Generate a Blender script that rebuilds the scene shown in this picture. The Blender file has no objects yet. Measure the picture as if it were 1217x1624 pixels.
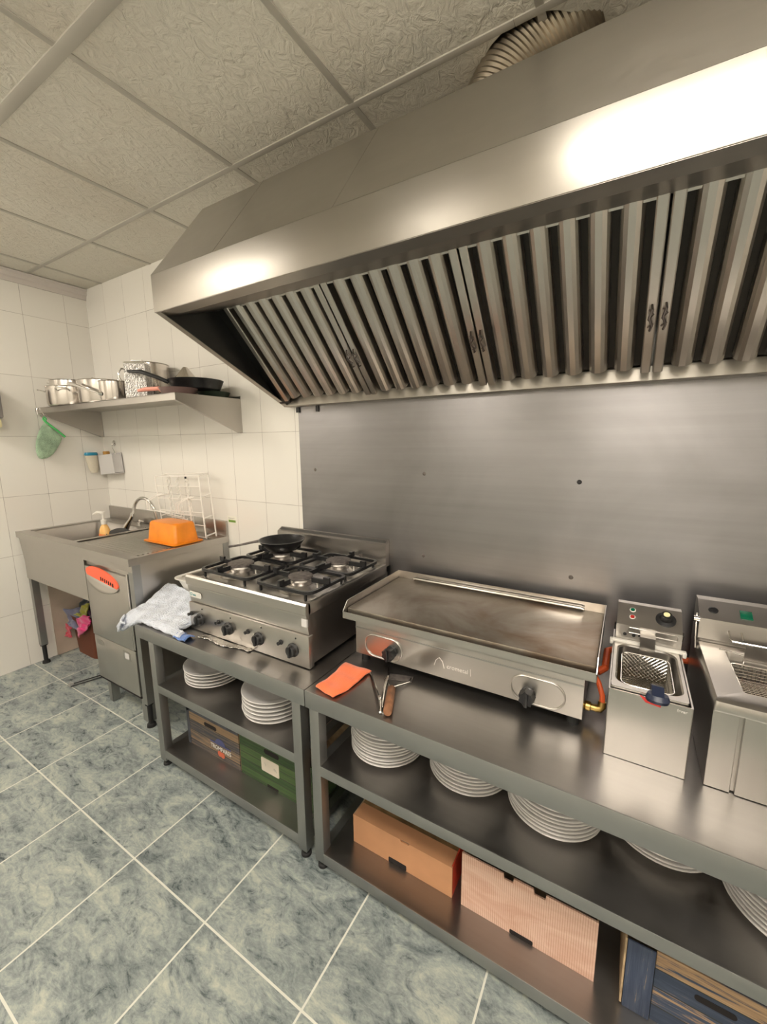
import bpy, bmesh, math, random
from mathutils import Vector, Matrix
random.seed(7)
S = bpy.context.scene
COL = S.collection
PI = math.pi

# ------------------------------------------------------------------ camera
yaw, pit, rol = math.radians(30.8377), math.radians(-9.6315), math.radians(-0.533)
fwd = Vector((-math.sin(yaw)*math.cos(pit), math.cos(yaw)*math.cos(pit), math.sin(pit)))
rt = Vector((math.cos(yaw), math.sin(yaw), 0)); up = rt.cross(fwd)
c_, s_ = math.cos(rol), math.sin(rol)
rt, up = c_*rt + s_*up, -s_*rt + c_*up
cam = bpy.data.cameras.new('camera'); camo = bpy.data.objects.new('camera', cam); COL.objects.link(camo)
M = Matrix((rt, up, -fwd)).transposed().to_4x4(); M.translation = Vector((3.5363, -1.6710, 1.5331))
camo.matrix_world = M
cam.sensor_fit = 'VERTICAL'; cam.sensor_height = 24; cam.lens = 24*651.61/1624; cam.clip_start = .02
S.camera = camo
# ------------------------------------------------------------------ world, exposure
w = bpy.data.worlds.new('world'); S.world = w; w.use_nodes = True
w.node_tree.nodes['Background'].inputs[0].default_value = (.9, .92, 1, 1)
w.node_tree.nodes['Background'].inputs[1].default_value = .3
S.view_settings.view_transform = 'Standard'; S.view_settings.look = 'None'
S.view_settings.gamma = 1; S.view_settings.use_curve_mapping = False
S.view_settings.exposure = 0.42
LIGHT = 16.0            # strength of the ceiling panels
LIGHT_COL = (1.0, .925, .82)

# ------------------------------------------------------------------ node helper
class N:
    def __init__(s, name):
        s.m = bpy.data.materials.new(name); s.m.use_nodes = True
        s.t = s.m.node_tree; s.b = s.t.nodes['Principled BSDF']; s.tc = None
    def node(s, typ, **kw):
        n = s.t.nodes.new(typ)
        for k, v in kw.items(): setattr(n, k, v)
        return n
    def link(s, a, b): s.t.links.new(a, b)
    def setin(s, sock, v):
        if hasattr(v, 'is_output'): s.link(v, sock)
        else: sock.default_value = v
    def coord(s, which='Object'):
        if s.tc is None: s.tc = s.node('ShaderNodeTexCoord')
        return s.tc.outputs[which]
    def mapping(s, scale=(1,1,1), rot=(0,0,0), loc=(0,0,0), vec=None):
        m = s.node('ShaderNodeMapping'); s.link(vec or s.coord(), m.inputs[0])
        m.inputs['Location'].default_value = loc; m.inputs['Rotation'].default_value = rot; m.inputs['Scale'].default_value = scale
        return m.outputs[0]
    def noise(s, scale, detail=3, rough=.5, dist=0, vec=None, typ='FBM'):
        n = s.node('ShaderNodeTexNoise'); n.noise_type = typ
        s.link(vec or s.coord(), n.inputs['Vector'])
        n.inputs['Scale'].default_value = scale; n.inputs['Detail'].default_value = detail
        n.inputs['Roughness'].default_value = rough; n.inputs['Distortion'].default_value = dist
        return n.outputs['Fac']
    def math(s, op, a, b=0.0, c=None, clamp=False):
        n = s.node('ShaderNodeMath', operation=op, use_clamp=clamp)
        s.setin(n.inputs[0], a); s.setin(n.inputs[1], b)
        if c is not None: s.setin(n.inputs[2], c)
        return n.outputs[0]
    def ramp(s, fac, stops, interp='LINEAR'):
        n = s.node('ShaderNodeValToRGB'); n.color_ramp.interpolation = interp
        e = n.color_ramp.elements
        while len(e) < len(stops): e.new(.5)
        for i, (p, c) in enumerate(stops):
            e[i].position = p; e[i].color = (*c, 1) if len(c) == 3 else c
        s.link(fac, n.inputs[0]); return n.outputs[0]
    def mix(s, fac, a, b, blend='MIX'):
        n = s.node('ShaderNodeMix', data_type='RGBA', blend_type=blend)
        s.setin(n.inputs[0], fac)
        for sock, v in ((n.inputs[6], a), (n.inputs[7], b)):
            if isinstance(v, tuple): v = (*v, 1) if len(v) == 3 else v
            s.setin(sock, v)
        return n.outputs[2]
    def maprange(s, v, a, b, c, d):
        n = s.node('ShaderNodeMapRange'); s.link(v, n.inputs[0])
        for i, x in zip((1,2,3,4), (a,b,c,d)): s.setin(n.inputs[i], x)
        return n.outputs[0]
    def bump(s, h, strength=.3, dist=.01, normal=None):
        n = s.node('ShaderNodeBump'); s.link(h, n.inputs['Height'])
        n.inputs['Strength'].default_value = strength; n.inputs['Distance'].default_value = dist
        if normal: s.link(normal, n.inputs['Normal'])
        s.link(n.outputs[0], s.b.inputs['Normal']); return n.outputs[0]
    def sep(s, vec=None):
        n = s.node('ShaderNodeSeparateXYZ'); s.link(vec or s.coord(), n.inputs[0]); return n.outputs
    def line(s, v, period, off, width):
        """1 on a grid line of the given width, else 0; plus the cell index"""
        q = s.math('DIVIDE', s.math('SUBTRACT', v, off), period)
        f = s.math('FRACT', q); d = s.math('ABSOLUTE', s.math('SUBTRACT', f, .5))
        return s.math('GREATER_THAN', d, .5 - width/2/period), s.math('FLOOR', q), d
    def set(s, **kw):
        for k, v in kw.items():
            k = {'base':'Base Color','rough':'Roughness','metal':'Metallic','ior':'IOR','coat':'Coat Weight','trans':'Transmission Weight',
                 'spec':'Specular IOR Level','sheen':'Sheen Weight','aniso':'Anisotropic','emis':'Emission Color','emstr':'Emission Strength','alpha':'Alpha','sss':'Subsurface Weight','coatr':'Coat Roughness'}[k]
            if isinstance(v, tuple) and len(v) == 3: v = (*v, 1)
            s.setin(s.b.inputs[k], v)
        return s

def plain(name, base, rough=.5, metal=0, noise=0, nscale=20, bump=0, bscale=60, **kw):
    n = N(name); n.set(rough=rough, metal=metal, **kw)
    if noise:
        f = n.noise(nscale, 4)
        lo = tuple(max(0, x*(1-noise)) for x in base); hi = tuple(min(1, x*(1+noise)) for x in base)
        n.set(base=n.ramp(f, [(.3, lo), (.7, hi)]))
    else: n.set(base=base)
    if bump: n.bump(n.noise(bscale, 3), bump, .004)
    return n.m

def steel(name, base=(.52,.495,.465), rough=.31, axis='x', var=.05, smear=.10, bump=.02, tint=.04, aniso=0):
    """brushed stainless steel, grain along the given axis, with faint wiping marks"""
    n = N(name)
    sc = {'x':(.8,26,26), 'y':(26,.8,26), 'z':(26,26,.8), 'yz':(30,.8,.8)}[axis]
    g = n.noise(1.0, 4, .6, vec=n.mapping(scale=sc))
    sm = n.noise(2.6, 4, .55, .8)
    sm2 = n.noise(11, 3, .6, 1.5)
    r = n.math('ADD', n.math('MULTIPLY', n.math('SUBTRACT', g, .5), var), n.math('MULTIPLY', n.math('SUBTRACT', sm, .5), smear))
    r = n.math('ADD', r, n.math('MULTIPLY', n.math('SUBTRACT', sm2, .5), .08))
    n.set(rough=n.math('MAXIMUM', n.math('ADD', r, rough), .283) if rough > .25 else rough, metal=1.0)
    if aniso:      # highlights stretch across the brushing direction
        geo = n.node('ShaderNodeNewGeometry'); cr = n.node('ShaderNodeVectorMath', operation='CROSS_PRODUCT')
        n.link(geo.outputs['Normal'], cr.inputs[0]); cr.inputs[1].default_value = {'x':(1,0,.01),'y':(.01,1,0),'z':(0,.01,1),'yz':(0,-.69,.72)}[axis]
        n.link(cr.outputs[0], n.b.inputs['Tangent']); n.set(aniso=aniso)
    lo = tuple(x*(1-tint) for x in base); hi = tuple(min(1, x*(1+tint)) for x in base)
    n.set(base=n.ramp(n.math('ADD', n.math('MULTIPLY', g, .4), n.math('MULTIPLY', sm, .6)), [(.3, lo), (.7, hi)]))
    return n.m

MT = {}
MT['steel'] = steel('stainless_steel')
MT['steelz'] = steel('stainless_steel_vertical_grain', axis='z')
MT['steely'] = steel('stainless_steel_cross_grain', axis='y')
MT['hood'] = steel('hood_steel', (.42,.395,.355), .33, smear=.0, var=.0, aniso=.8)
MT['hood_dark'] = steel('dark_hood_steel', (.10,.10,.10), .42)  # hood steel in a much darker base tone
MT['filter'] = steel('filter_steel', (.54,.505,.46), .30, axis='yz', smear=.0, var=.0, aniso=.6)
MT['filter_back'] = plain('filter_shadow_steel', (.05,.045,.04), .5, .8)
MT['bench'] = steel('bench_steel', (.36,.345,.33), .33, smear=.12, tint=.10, aniso=.5)
MT['leg'] = steel('bench_frame_steel', (.38,.38,.37), .42, axis='z', smear=.1)
MT['lip'] = steel('bench_edge_steel', (.38,.38,.37), .42, axis='x', smear=.1)
MT['panel'] = steel('splashback_steel', (.29,.28,.285), .33, smear=.10, tint=.16, aniso=.6)
MT['chrome'] = plain('polished_steel', (.72,.70,.67), .12, 1)
MT['pot'] = steel('pot_steel', (.66,.62,.58), .18, axis='z', smear=.1)
MT['dkwire'] = plain('tarnished_wire', (.20,.17,.16), .3, 1)
MT['dish'] = plain('satin_burner_steel', (.55,.52,.49), .32, 1)
MT['iron'] = plain('black_enamelled_iron', (.012,.012,.013), .32, noise=.4, nscale=40)
MT['burner'] = plain('burner_cap_iron', (.15,.13,.12), .55, .5, noise=.4, nscale=60)
MT['black'] = plain('black_plastic', (.012,.012,.013), .35)
MT['rubber'] = plain('black_rubber', (.01,.01,.01), .7)
MT['brass'] = plain('brass', (.55,.38,.13), .3, 1, noise=.2)
MT['white'] = plain('white_plastic', (.78,.75,.69), .4)
MT['whitewire'] = plain('white_coated_wire', (.90,.86,.80), .4)
MT['plate'] = plain('white_glazed_china', (.62,.60,.58), .12, coat=.3)
MT['orange'] = plain('orange_plastic', (.90,.27,.01), .35, noise=.12, nscale=14)
MT['coral'] = plain('coral_plastic', (.95,.14,.06), .4)
MT['pipe'] = plain('orange_gas_hose', (.75,.12,.03), .45)
MT['green_lens'] = plain('green_lens', (.0,.10,.05), .2, coat=.5)
MT['red_lens'] = plain('red_lens', (.40,.03,.025), .2, coat=.5)
MT['red'] = plain('red_plastic', (.75,.05,.04), .4)
MT['navy'] = plain('navy_plastic', (.015,.022,.05), .35)
MT['cream'] = plain('cream_plastic', (.82,.74,.45), .4)
MT['pinkh'] = plain('pink_handle', (.80,.33,.25), .45)
MT['mauve'] = plain('mauve_enamel', (.20,.13,.12), .3)
MT['blackpan'] = plain('nonstick_black', (.012,.012,.013), .3, noise=.4, nscale=50)
MT['greenpan'] = plain('green_black_enamel', (.03,.05,.035), .3)
MT['wood'] = plain('worn_wood_handle', (.22,.10,.05), .5, noise=.45, nscale=30)
MT['foil'] = plain('aluminium_foil', (.75,.72,.68), .22, 1, bump=.8, bscale=120)
MT['duct'] = plain('duct_aluminium', (.36,.31,.24), .42, 1, noise=.25, nscale=12)
MT['grid'] = plain('ceiling_grid_enamel', (.50,.47,.41), .5, noise=.06, nscale=3)
MT['cornice'] = plain('white_cornice', (.62,.57,.53), .5)
MT['beige'] = plain('beige_board', (.50,.40,.32), .7, noise=.15, nscale=5)
MT['bin'] = plain('brown_plastic', (.13,.035,.014), .5)
MT['amber'] = plain('amber_liquid_bottle', (.86,.50,.16), .3)
MT['label_or'] = plain('orange_label', (.70,.16,.03), .5)
MT['blue'] = plain('blue_plastic', (.02,.25,.40), .4)
MT['bristle'] = plain('cream_bristle', (.66,.60,.48), .9, bump=1, bscale=200)
MT['whitecard'] = plain('white_enamel', (.62,.60,.59), .4)
MT['gutter_dark'] = plain('dark_gutter', (.05,.032,.015), .4, .3)
MT['greylid'] = plain('grey_pan_lid', (.08,.08,.08), .4, .3)
MT['greentext'] = plain('green_print', (.16,.30,.04), .6)
MT['greytext'] = plain('grey_print', (.35,.34,.30), .6)
MT['tealtext'] = plain('teal_print', (.06,.30,.34), .6)
MT['etch'] = plain('etched_mark', (.80,.76,.72), .55, .3)
MT['dial'] = plain('pale_dial_cap', (.85,.80,.45), .3)
n = N('fry_oil'); n.set(base=(.14,.08,.012), rough=.15, spec=.3); MT['oil'] = n.m
n = N('dark_fry_oil'); n.set(base=(.07,.02,.008), rough=.15, spec=.3); MT['oil2'] = n.m
# seasoned griddle plate: brownish burnt areas
n = N('griddle_plate')
f = n.noise(3.2, 5, .6, .6); f2 = n.noise(25, 4, .6)
n.set(base=n.mix(n.ramp(f, [(.38,(0,0,0)),(.66,(1,1,1))]), (.44,.40,.34), (.24,.165,.11)), metal=.9,
      rough=n.math('ADD', n.math('MULTIPLY', f2, .15), .30))
n.bump(f2, .08, .002); MT['griddle'] = n.m

# fabrics
def fabric(name, base, scale=120, strength=.6, weave=True, noise=.15):
    n = N(name); f = n.noise(18, 4)
    v = n.node('ShaderNodeTexVoronoi'); n.link(n.mapping(scale=(1,1.6,1)), v.inputs['Vector']); v.inputs['Scale'].default_value = scale
    lo = tuple(x*(1-noise) for x in base); hi = tuple(min(1,x*(1+noise)) for x in base)
    n.set(base=n.ramp(f, [(.3,lo),(.7,hi)]), rough=.95, sheen=.3)
    n.bump(v.outputs['Distance'], strength, .004); return n.m
MT['towel'] = fabric('blue_grey_towelling', (.66,.70,.79), 95, 1.0)
MT['towelblue'] = fabric('blue_towel_edge', (.12,.22,.52), 150)
MT['corcloth'] = fabric('coral_microfibre', (.95,.20,.07), 260, .25, noise=.06)
MT['mitt'] = fabric('green_towelling', (.36,.50,.34), 170, .9, noise=.35)
MT['mittedge'] = plain('bright_green_edging', (.10,.55,.16), .7)
for k, c in dict(pink=(.62,.03,.17), olive=(.28,.27,.03), slate=(.16,.16,.24), dark=(.02,.03,.035), rose=(.55,.08,.11), plum=(.05,.015,.04)).items():
    MT['c_'+k] = fabric('cloth_'+k, c, 200, .2)

# wall tiles, 25 x 40 cm, thin grey joints
def tiles(name, axis, off, base=(.83,.80,.74)):
    n = N(name); o = n.sep(); a = o['X'] if axis == 'x' else o['Y']
    l1, i1, d1 = n.line(a, .25, off, .0022); l2, i2, d2 = n.line(o['Z'], .3985, 0, .0022)
    ln = n.math('MAXIMUM', l1, l2)
    wn = n.node('ShaderNodeTexWhiteNoise', noise_dimensions='2D')
    cx = n.node('ShaderNodeCombineXYZ'); n.link(i1, cx.inputs[0]); n.link(i2, cx.inputs[1]); n.link(cx.outputs[0], wn.inputs['Vector'])
    v = n.maprange(wn.outputs['Value'], 0, 1, .97, 1.03)
    hsv = n.node('ShaderNodeHueSaturation'); hsv.inputs['Color'].default_value = (*base,1); n.link(v, hsv.inputs['Value'])
    grout = n.ramp(n.noise(9, 2), [(.35,(.30,.27,.24)),(.6,(.52,.47,.42))])
    n.set(base=n.mix(ln, hsv.outputs[0], grout), rough=n.math('ADD', n.math('MULTIPLY', ln, .5), .13), spec=.5)
    edge = n.math('MAXIMUM', n.math('SUBTRACT', n.math('MULTIPLY', d1, 40), 19.6), n.math('SUBTRACT', n.math('MULTIPLY', d2, 60), 29.6))
    h = n.math('SUBTRACT', n.math('MULTIPLY', n.noise(3.5, 2), .6), n.math('MAXIMUM', edge, 0))
    n.bump(h, .12, .004); return n.m
MT['tile_back'] = tiles('white_wall_tile_back', 'x', -.0015)
MT['tile_left'] = tiles('white_wall_tile_left', 'y', -.1446)

# floor: marbled blue-grey 41 cm tiles
n = N('marbled_floor_tile'); o = n.sep()
lx, ix, _ = n.line(o['X'], .414, .396, .006); ly, iy, _ = n.line(o['Y'], .409, -.627, .006)
ln = n.math('MAXIMUM', lx, ly)
cx = n.node('ShaderNodeCombineXYZ'); n.link(ix, cx.inputs[0]); n.link(iy, cx.inputs[1])
wn = n.node('ShaderNodeTexWhiteNoise', noise_dimensions='2D'); n.link(cx.outputs[0], wn.inputs['Vector'])
add = n.node('ShaderNodeVectorMath', operation='MULTIPLY_ADD')
n.link(wn.outputs['Color'], add.inputs[0]); add.inputs[1].default_value = (9,9,0); n.link(n.coord(), add.inputs[2])
mp = n.mapping(scale=(1.0,2.0,1), rot=(0,0,.75), vec=add.outputs[0])
a1 = n.noise(3.2, 6, .62, 1.3, vec=mp); a2 = n.noise(11, 8, .72, 1.6, vec=mp); a3 = n.noise(55, 4, .7, .6, vec=mp)
mixf = n.math('ADD', n.math('ADD', n.math('MULTIPLY', a1, .42), n.math('MULTIPLY', a2, .40)), n.math('MULTIPLY', a3, .18))
colr = n.ramp(mixf, [(.38,(.085,.105,.11)),(.45,(.20,.23,.23)),(.51,(.305,.34,.325)),(.57,(.42,.45,.395)),(.65,(.56,.57,.465))])
vein = n.noise(7, 5, .6, 2.2, vec=mp, typ='RIDGED_MULTIFRACTAL')
colr = n.mix(n.ramp(vein, [(.52,(0,0,0)),(.9,(.5,.5,.5))]), colr, (.11,.14,.15))
n.set(base=n.mix(ln, colr, (.70,.70,.62)), rough=n.math('ADD', n.math('MULTIPLY', ln, .4), n.maprange(a2, .3, .7, .22, .42)))
n.bump(n.math('SUBTRACT', n.math('MULTIPLY', a2, .4), ln), .25, .003); MT['floor'] = n.m

# ceiling boards: crinkled plaster relief
n = N('crinkled_ceiling_board')
dz = n.node('ShaderNodeTexNoise'); dz.inputs['Scale'].default_value = 14; n.link(n.coord(), dz.inputs['Vector'])
va = n.node('ShaderNodeVectorMath', operation='MULTIPLY_ADD'); n.link(dz.outputs['Color'], va.inputs[0]); va.inputs[1].default_value = (.06,.06,0); n.link(n.coord(), va.inputs[2])
r1 = n.noise(23, 3, .5, 1.1, vec=n.mapping(scale=(1.5,.8,1), rot=(0,0,.5), vec=va.outputs[0]))
r2 = n.noise(70, 3, .6, .5, vec=va.outputs[0])
big = n.noise(1.6, 4, .6)
n.set(base=n.mix(n.ramp(big, [(.45,(0,0,0)),(.75,(.5,.5,.5))]), (.74,.705,.62), (.60,.52,.42)), rough=.9)
n.bump(n.math('ADD', r1, n.math('MULTIPLY', r2, .25)), .95, .012); MT['ceiling'] = n.m

# cardboard boxes and printed crates
def planks(name, cols, period, off, noise_scale=(2,40,40), axis='Z', lw=.003, line_col=(.03,.03,.025)):
    n = N(name); o = n.sep()
    l, i, _ = n.line(o[axis], period, off, lw)
    f = n.noise(3, 6, .65, .6, vec=n.mapping(scale=noise_scale))
    wn = n.node('ShaderNodeTexWhiteNoise', noise_dimensions='1D'); n.link(i, wn.inputs['W'])
    q = n.math('ADD', n.math('MULTIPLY', f, .75), n.math('MULTIPLY', wn.outputs['Value'], .25))
    n.set(base=n.mix(l, n.ramp(q, cols), line_col), rough=.7); return n.m
MT['crate_green'] = planks('green_printed_boards', [(.30,(.025,.055,.018)),(.5,(.045,.09,.028)),(.7,(.08,.125,.04))], .034, .01)
MT['crate_wood'] = planks('weathered_printed_boards', [(.36,(.045,.05,.06)),(.48,(.13,.10,.08)),(.6,(.27,.175,.10))], .052, .03)
MT['crate_blue'] = planks('flaking_blue_boards', [(.40,(.035,.05,.085)),(.52,(.055,.075,.12)),(.58,(.36,.23,.13)),(.72,(.50,.34,.20))], .056, .05)
MT['crate_post'] = planks('flaking_blue_post', [(.36,(.04,.055,.10)),(.50,(.07,.09,.14)),(.54,(.36,.25,.15)),(.66,(.50,.36,.22))], .6, .3, (40,40,2))
MT['card'] = plain('brown_cardboard', (.50,.25,.125), .75, noise=.12, nscale=6)
MT['cardred'] = plain('red_printed_cardboard', (.55,.05,.02), .6)
MT['cardolive'] = plain('printed_card_lid', (.20,.12,.05), .7, noise=.5, nscale=12)
MT['rawcard'] = plain('raw_card_edge', (.42,.30,.18), .8, noise=.3, nscale=30)
MT['dark'] = plain('dark_cutout', (.012,.008,.008), .9)
n = N('striped_pinkish_card'); o = n.sep(); l, i, _ = n.line(o['X'], .0062, 0, .0018)
f = n.noise(2.2, 5, .6, 1.2, vec=n.mapping(scale=(2,1,6)))
n.set(base=n.mix(n.math('MULTIPLY', l, .55), n.ramp(f, [(.35,(.62,.38,.28)),(.6,(.74,.52,.41))]), (.45,.22,.16)), rough=.7); MT['cardstripe'] = n.m

# ------------------------------------------------------------------ mesh helpers
def new(): return bmesh.new()
def box(bm, x0, y0, z0, x1, y1, z1, bev=0, seg=2, rot=None, about=None):
    g = bmesh.ops.create_cube(bm, size=1)['verts']
    bmesh.ops.scale(bm, vec=(abs(x1-x0), abs(y1-y0), abs(z1-z0)), verts=g)
    c = Vector(((x0+x1)/2, (y0+y1)/2, (z0+z1)/2))
    if rot is not None:
        bmesh.ops.rotate(bm, matrix=rot, verts=g, cent=(0,0,0) if about is None else Vector(about)-c)
    bmesh.ops.translate(bm, vec=c, verts=g)
    if bev:
        e = list({e for v in g for e in v.link_edges})
        bmesh.ops.bevel(bm, geom=e, offset=bev, segments=seg, affect='EDGES', profile=.5)
def prism(bm, pts, axis, a, b):
    """extrude a polygon along an axis; pts in the two remaining axes in order"""
    def P(p, t):
        return {'x':(t,p[0],p[1]), 'y':(p[0],t,p[1]), 'z':(p[0],p[1],t)}[axis]
    v0 = [bm.verts.new(P(p, a)) for p in pts]; v1 = [bm.verts.new(P(p, b)) for p in pts]
    n = len(pts); f = [bm.faces.new(v0[::-1]), bm.faces.new(v1)]
    for i in range(n): f.append(bm.faces.new((v0[i], v0[(i+1)%n], v1[(i+1)%n], v1[i])))
    bmesh.ops.recalc_face_normals(bm, faces=f)
def frame_of(d):
    d = d.normalized(); a = Vector((0,0,1)) if abs(d.z) < .9 else Vector((1,0,0))
    u = d.cross(a).normalized(); return u, d.cross(u).normalized()
def tube(bm, pts, r, seg=8, closed=False, radii=None, caps=True):
    pts = [Vector(p) for p in pts]; n = len(pts); rings = []
    u = None
    for i, p in enumerate(pts):
        if closed: d = pts[(i+1)%n] - pts[i-1]
        else: d = pts[min(i+1,n-1)] - pts[max(i-1,0)]
        d.normalize()
        if u is None: u, v = frame_of(d)
        else:
            u = (u - d*u.dot(d)).normalized(); v = d.cross(u).normalized()
        rr = radii[i] if radii else r
        rings.append([bm.verts.new(p + (u*math.cos(2*PI*k/seg) + v*math.sin(2*PI*k/seg))*rr) for k in range(seg)])
    m = n if closed else n-1
    for i in range(m):
        a, b = rings[i], rings[(i+1)%n]
        for k in range(seg): bm.faces.new((a[k], a[(k+1)%seg], b[(k+1)%seg], b[k]))
    if not closed and caps:
        bm.faces.new(rings[0][::-1]); bm.faces.new(rings[-1])
def lathe(bm, prof, c=(0,0,0), axis='z', seg=40, closed_ends=True):
    """prof: list of (radius, height)"""
    c = Vector(c); rings = []
    def P(r, h, a):
        q = (r*math.cos(a), r*math.sin(a))
        return c + {'z':Vector((q[0],q[1],h)), 'y':Vector((q[0],h,q[1])), 'x':Vector((h,q[0],q[1]))}[axis]
    for r, h in prof:
        if r < 1e-6: rings.append([bm.verts.new(P(0,h,0))])
        else: rings.append([bm.verts.new(P(r,h,2*PI*k/seg)) for k in range(seg)])
    fs = []
    for a, b in zip(rings, rings[1:]):
        for k in range(seg):
            q = [a[k%len(a)], a[(k+1)%len(a)], b[(k+1)%len(b)], b[k%len(b)]]
            q = list(dict.fromkeys(q))
            if len(q) > 2: fs.append(bm.faces.new(q))
    if closed_ends:
        for rg in (rings[0], rings[-1]):
            if len(rg) > 1: fs.append(bm.faces.new(rg))
    bmesh.ops.recalc_face_normals(bm, faces=fs)
def cyl(bm, c, r, h, axis='z', seg=24): lathe(bm, [(r,0),(r,h)], c, axis, seg)
def rrect(x0, y0, x1, y1, r, k=5):
    out = []
    for cx, cy, a in ((x1-r,y1-r,0),(x0+r,y1-r,90),(x0+r,y0+r,180),(x1-r,y0+r,270)):
        for i in range(k+1):
            t = math.radians(a + 90*i/k); out.append((cx+r*math.cos(t), cy+r*math.sin(t)))
    return out
def loft(bm, loops, cap0=False, cap1=False):
    rg = [[bm.verts.new(p) for p in l] for l in loops]; n = len(rg[0])
    for a, b in zip(rg, rg[1:]):
        for k in range(n): bm.faces.new((a[k], a[(k+1)%n], b[(k+1)%n], b[k]))
    if cap0: bm.faces.new(rg[0][::-1])
    if cap1: bm.faces.new(rg[-1])
def rl(x0, y0, x1, y1, r, z, k=5): return [(x, y, z) for x, y in rrect(x0, y0, x1, y1, r, k)]
def grid(bm, nu, nv, f):
    vs = [[bm.verts.new(f(i/(nu-1), j/(nv-1))) for j in range(nv)] for i in range(nu)]
    for i in range(nu-1):
        for j in range(nv-1): bm.faces.new((vs[i][j], vs[i+1][j], vs[i+1][j+1], vs[i][j+1]))
def root(o):
    p = o; v = Vector((0,0,0))
    while p is not None: v += p.location; p = p.parent
    return v
def obj(name, bm, mat, parent=None, smooth=True, origin=None, solid=0, sub=0, bev=0):
    """link a bmesh (built in world coordinates) as one mesh object"""
    org = root(parent) if parent else Vector(origin or (0,0,0))
    if org.length: bmesh.ops.translate(bm, vec=-org, verts=bm.verts)
    me = bpy.data.meshes.new(name); bm.normal_update(); bm.to_mesh(me); bm.free()
    me.materials.append(MT[mat] if isinstance(mat, str) else mat)
    o = bpy.data.objects.new(name, me); COL.objects.link(o)
    if parent: o.parent = parent
    else: o.location = org
    if bev:
        m = o.modifiers.new('bevel', 'BEVEL'); m.width = bev; m.segments = 2; m.limit_method = 'ANGLE'; m.angle_limit = math.radians(35)
    if solid: m = o.modifiers.new('solid', 'SOLIDIFY'); m.thickness = solid; m.offset = 0
    if sub: m = o.modifiers.new('sub', 'SUBSURF'); m.levels = sub; m.render_levels = sub
    if smooth:
        for p in me.polygons: p.use_smooth = True
        try:
            me.set_sharp_from_angle(angle=math.radians(35))
        except Exception: pass
    return o
def thing(name, label, cat, loc=(0,0,0), group=None):
    o = bpy.data.objects.new(name, None); COL.objects.link(o); o.location = loc; o.empty_display_size = .05
    return tag(o, label, cat, group)
def tag(o, label, cat, group=None):
    o['label'] = label; o['category'] = cat
    if group: o['group'] = group
    return o
def struct(o): o['kind'] = 'structure'; return o
def bx(name, mat, parent, *a, **k):
    bm = new(); bev = k.pop('bev', 0); box(bm, *a, bev=bev); return obj(name, bm, mat, parent, **k)
def text(name, s, mat, parent, loc, size, rot=(PI/2,0,0), ext=.0004, sx=1):
    cu = bpy.data.curves.new(name, 'FONT'); cu.body = s; cu.size = size; cu.extrude = ext
    cu.align_x = 'CENTER'; cu.align_y = 'CENTER'
    t = bpy.data.objects.new(name, cu); COL.objects.link(t)
    dg = bpy.context.evaluated_depsgraph_get(); me = bpy.data.meshes.new_from_object(t.evaluated_get(dg))
    bpy.data.objects.remove(t); o = bpy.data.objects.new(name, me); COL.objects.link(o)
    me.materials.clear(); me.materials.append(MT[mat]); o.parent = parent
    o.location = Vector(loc) - root(parent); o.rotation_euler = rot; o.scale = (sx,1,1)
    return o

# ================================================================== SETTING
H = 2.654; XR = 5.3; YF = -4.2
def slab(name, mat, *a): bm = new(); box(bm, *a); return struct(obj(name, bm, mat, smooth=False))
slab('floor', 'floor', -.1, YF-.1, -.1, XR+.1, .1, 0)
slab('wall_back', 'tile_back', -.1, 0, 0, XR+.1, .1, 2.8)
slab('wall_left', 'tile_left', -.1, YF, 0, 0, 0, 2.8)
slab('wall_front', 'tile_back', -.1, YF-.1, 0, XR+.1, YF, 2.8)
slab('wall_right', 'tile_left', XR, YF, 0, XR+.1, 0, 2.8)
# ceiling: boards with a hole for the duct
DX, DY, DR = 3.195, -.185, .160
bm = new()
hole = [(DX+DR*math.cos(2*PI*k/32), DY+DR*math.sin(2*PI*k/32)) for k in range(32)]
ang = lambda k: 2*PI*k/32
def edgept(a):
    dx, dy = math.cos(a), math.sin(a); t = 1e9
    if dx > 1e-9: t = min(t, (XR-DX)/dx)
    if dx < -1e-9: t = min(t, (-DX)/dx)
    if dy > 1e-9: t = min(t, (0-DY)/dy)
    if dy < -1e-9: t = min(t, (YF-DY)/dy)
    return (DX+dx*t, DY+dy*t)
angs = sorted(set([ang(k) for k in range(32)] + [math.atan2(y-DY, x-DX) % (2*PI) for x in (0,XR) for y in (YF,0)]))
vi = [bm.verts.new((DX+DR*math.cos(a), DY+DR*math.sin(a), H)) for a in angs]
vo = [bm.verts.new((*edgept(a), H)) for a in angs]
vj = [bm.verts.new((v.co.x, v.co.y, H+.02)) for v in vi]
m_ = len(angs)
for k in range(m_):
    bm.faces.new((vi[k], vo[k], vo[(k+1)%m_], vi[(k+1)%m_])); bm.faces.new((vi[k], vi[(k+1)%m_], vj[(k+1)%m_], vj[k]))
box(bm, 0, YF, H+.15, XR, 0, H+.17)
struct(obj('ceiling', bm, 'ceiling', smooth=False))
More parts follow.
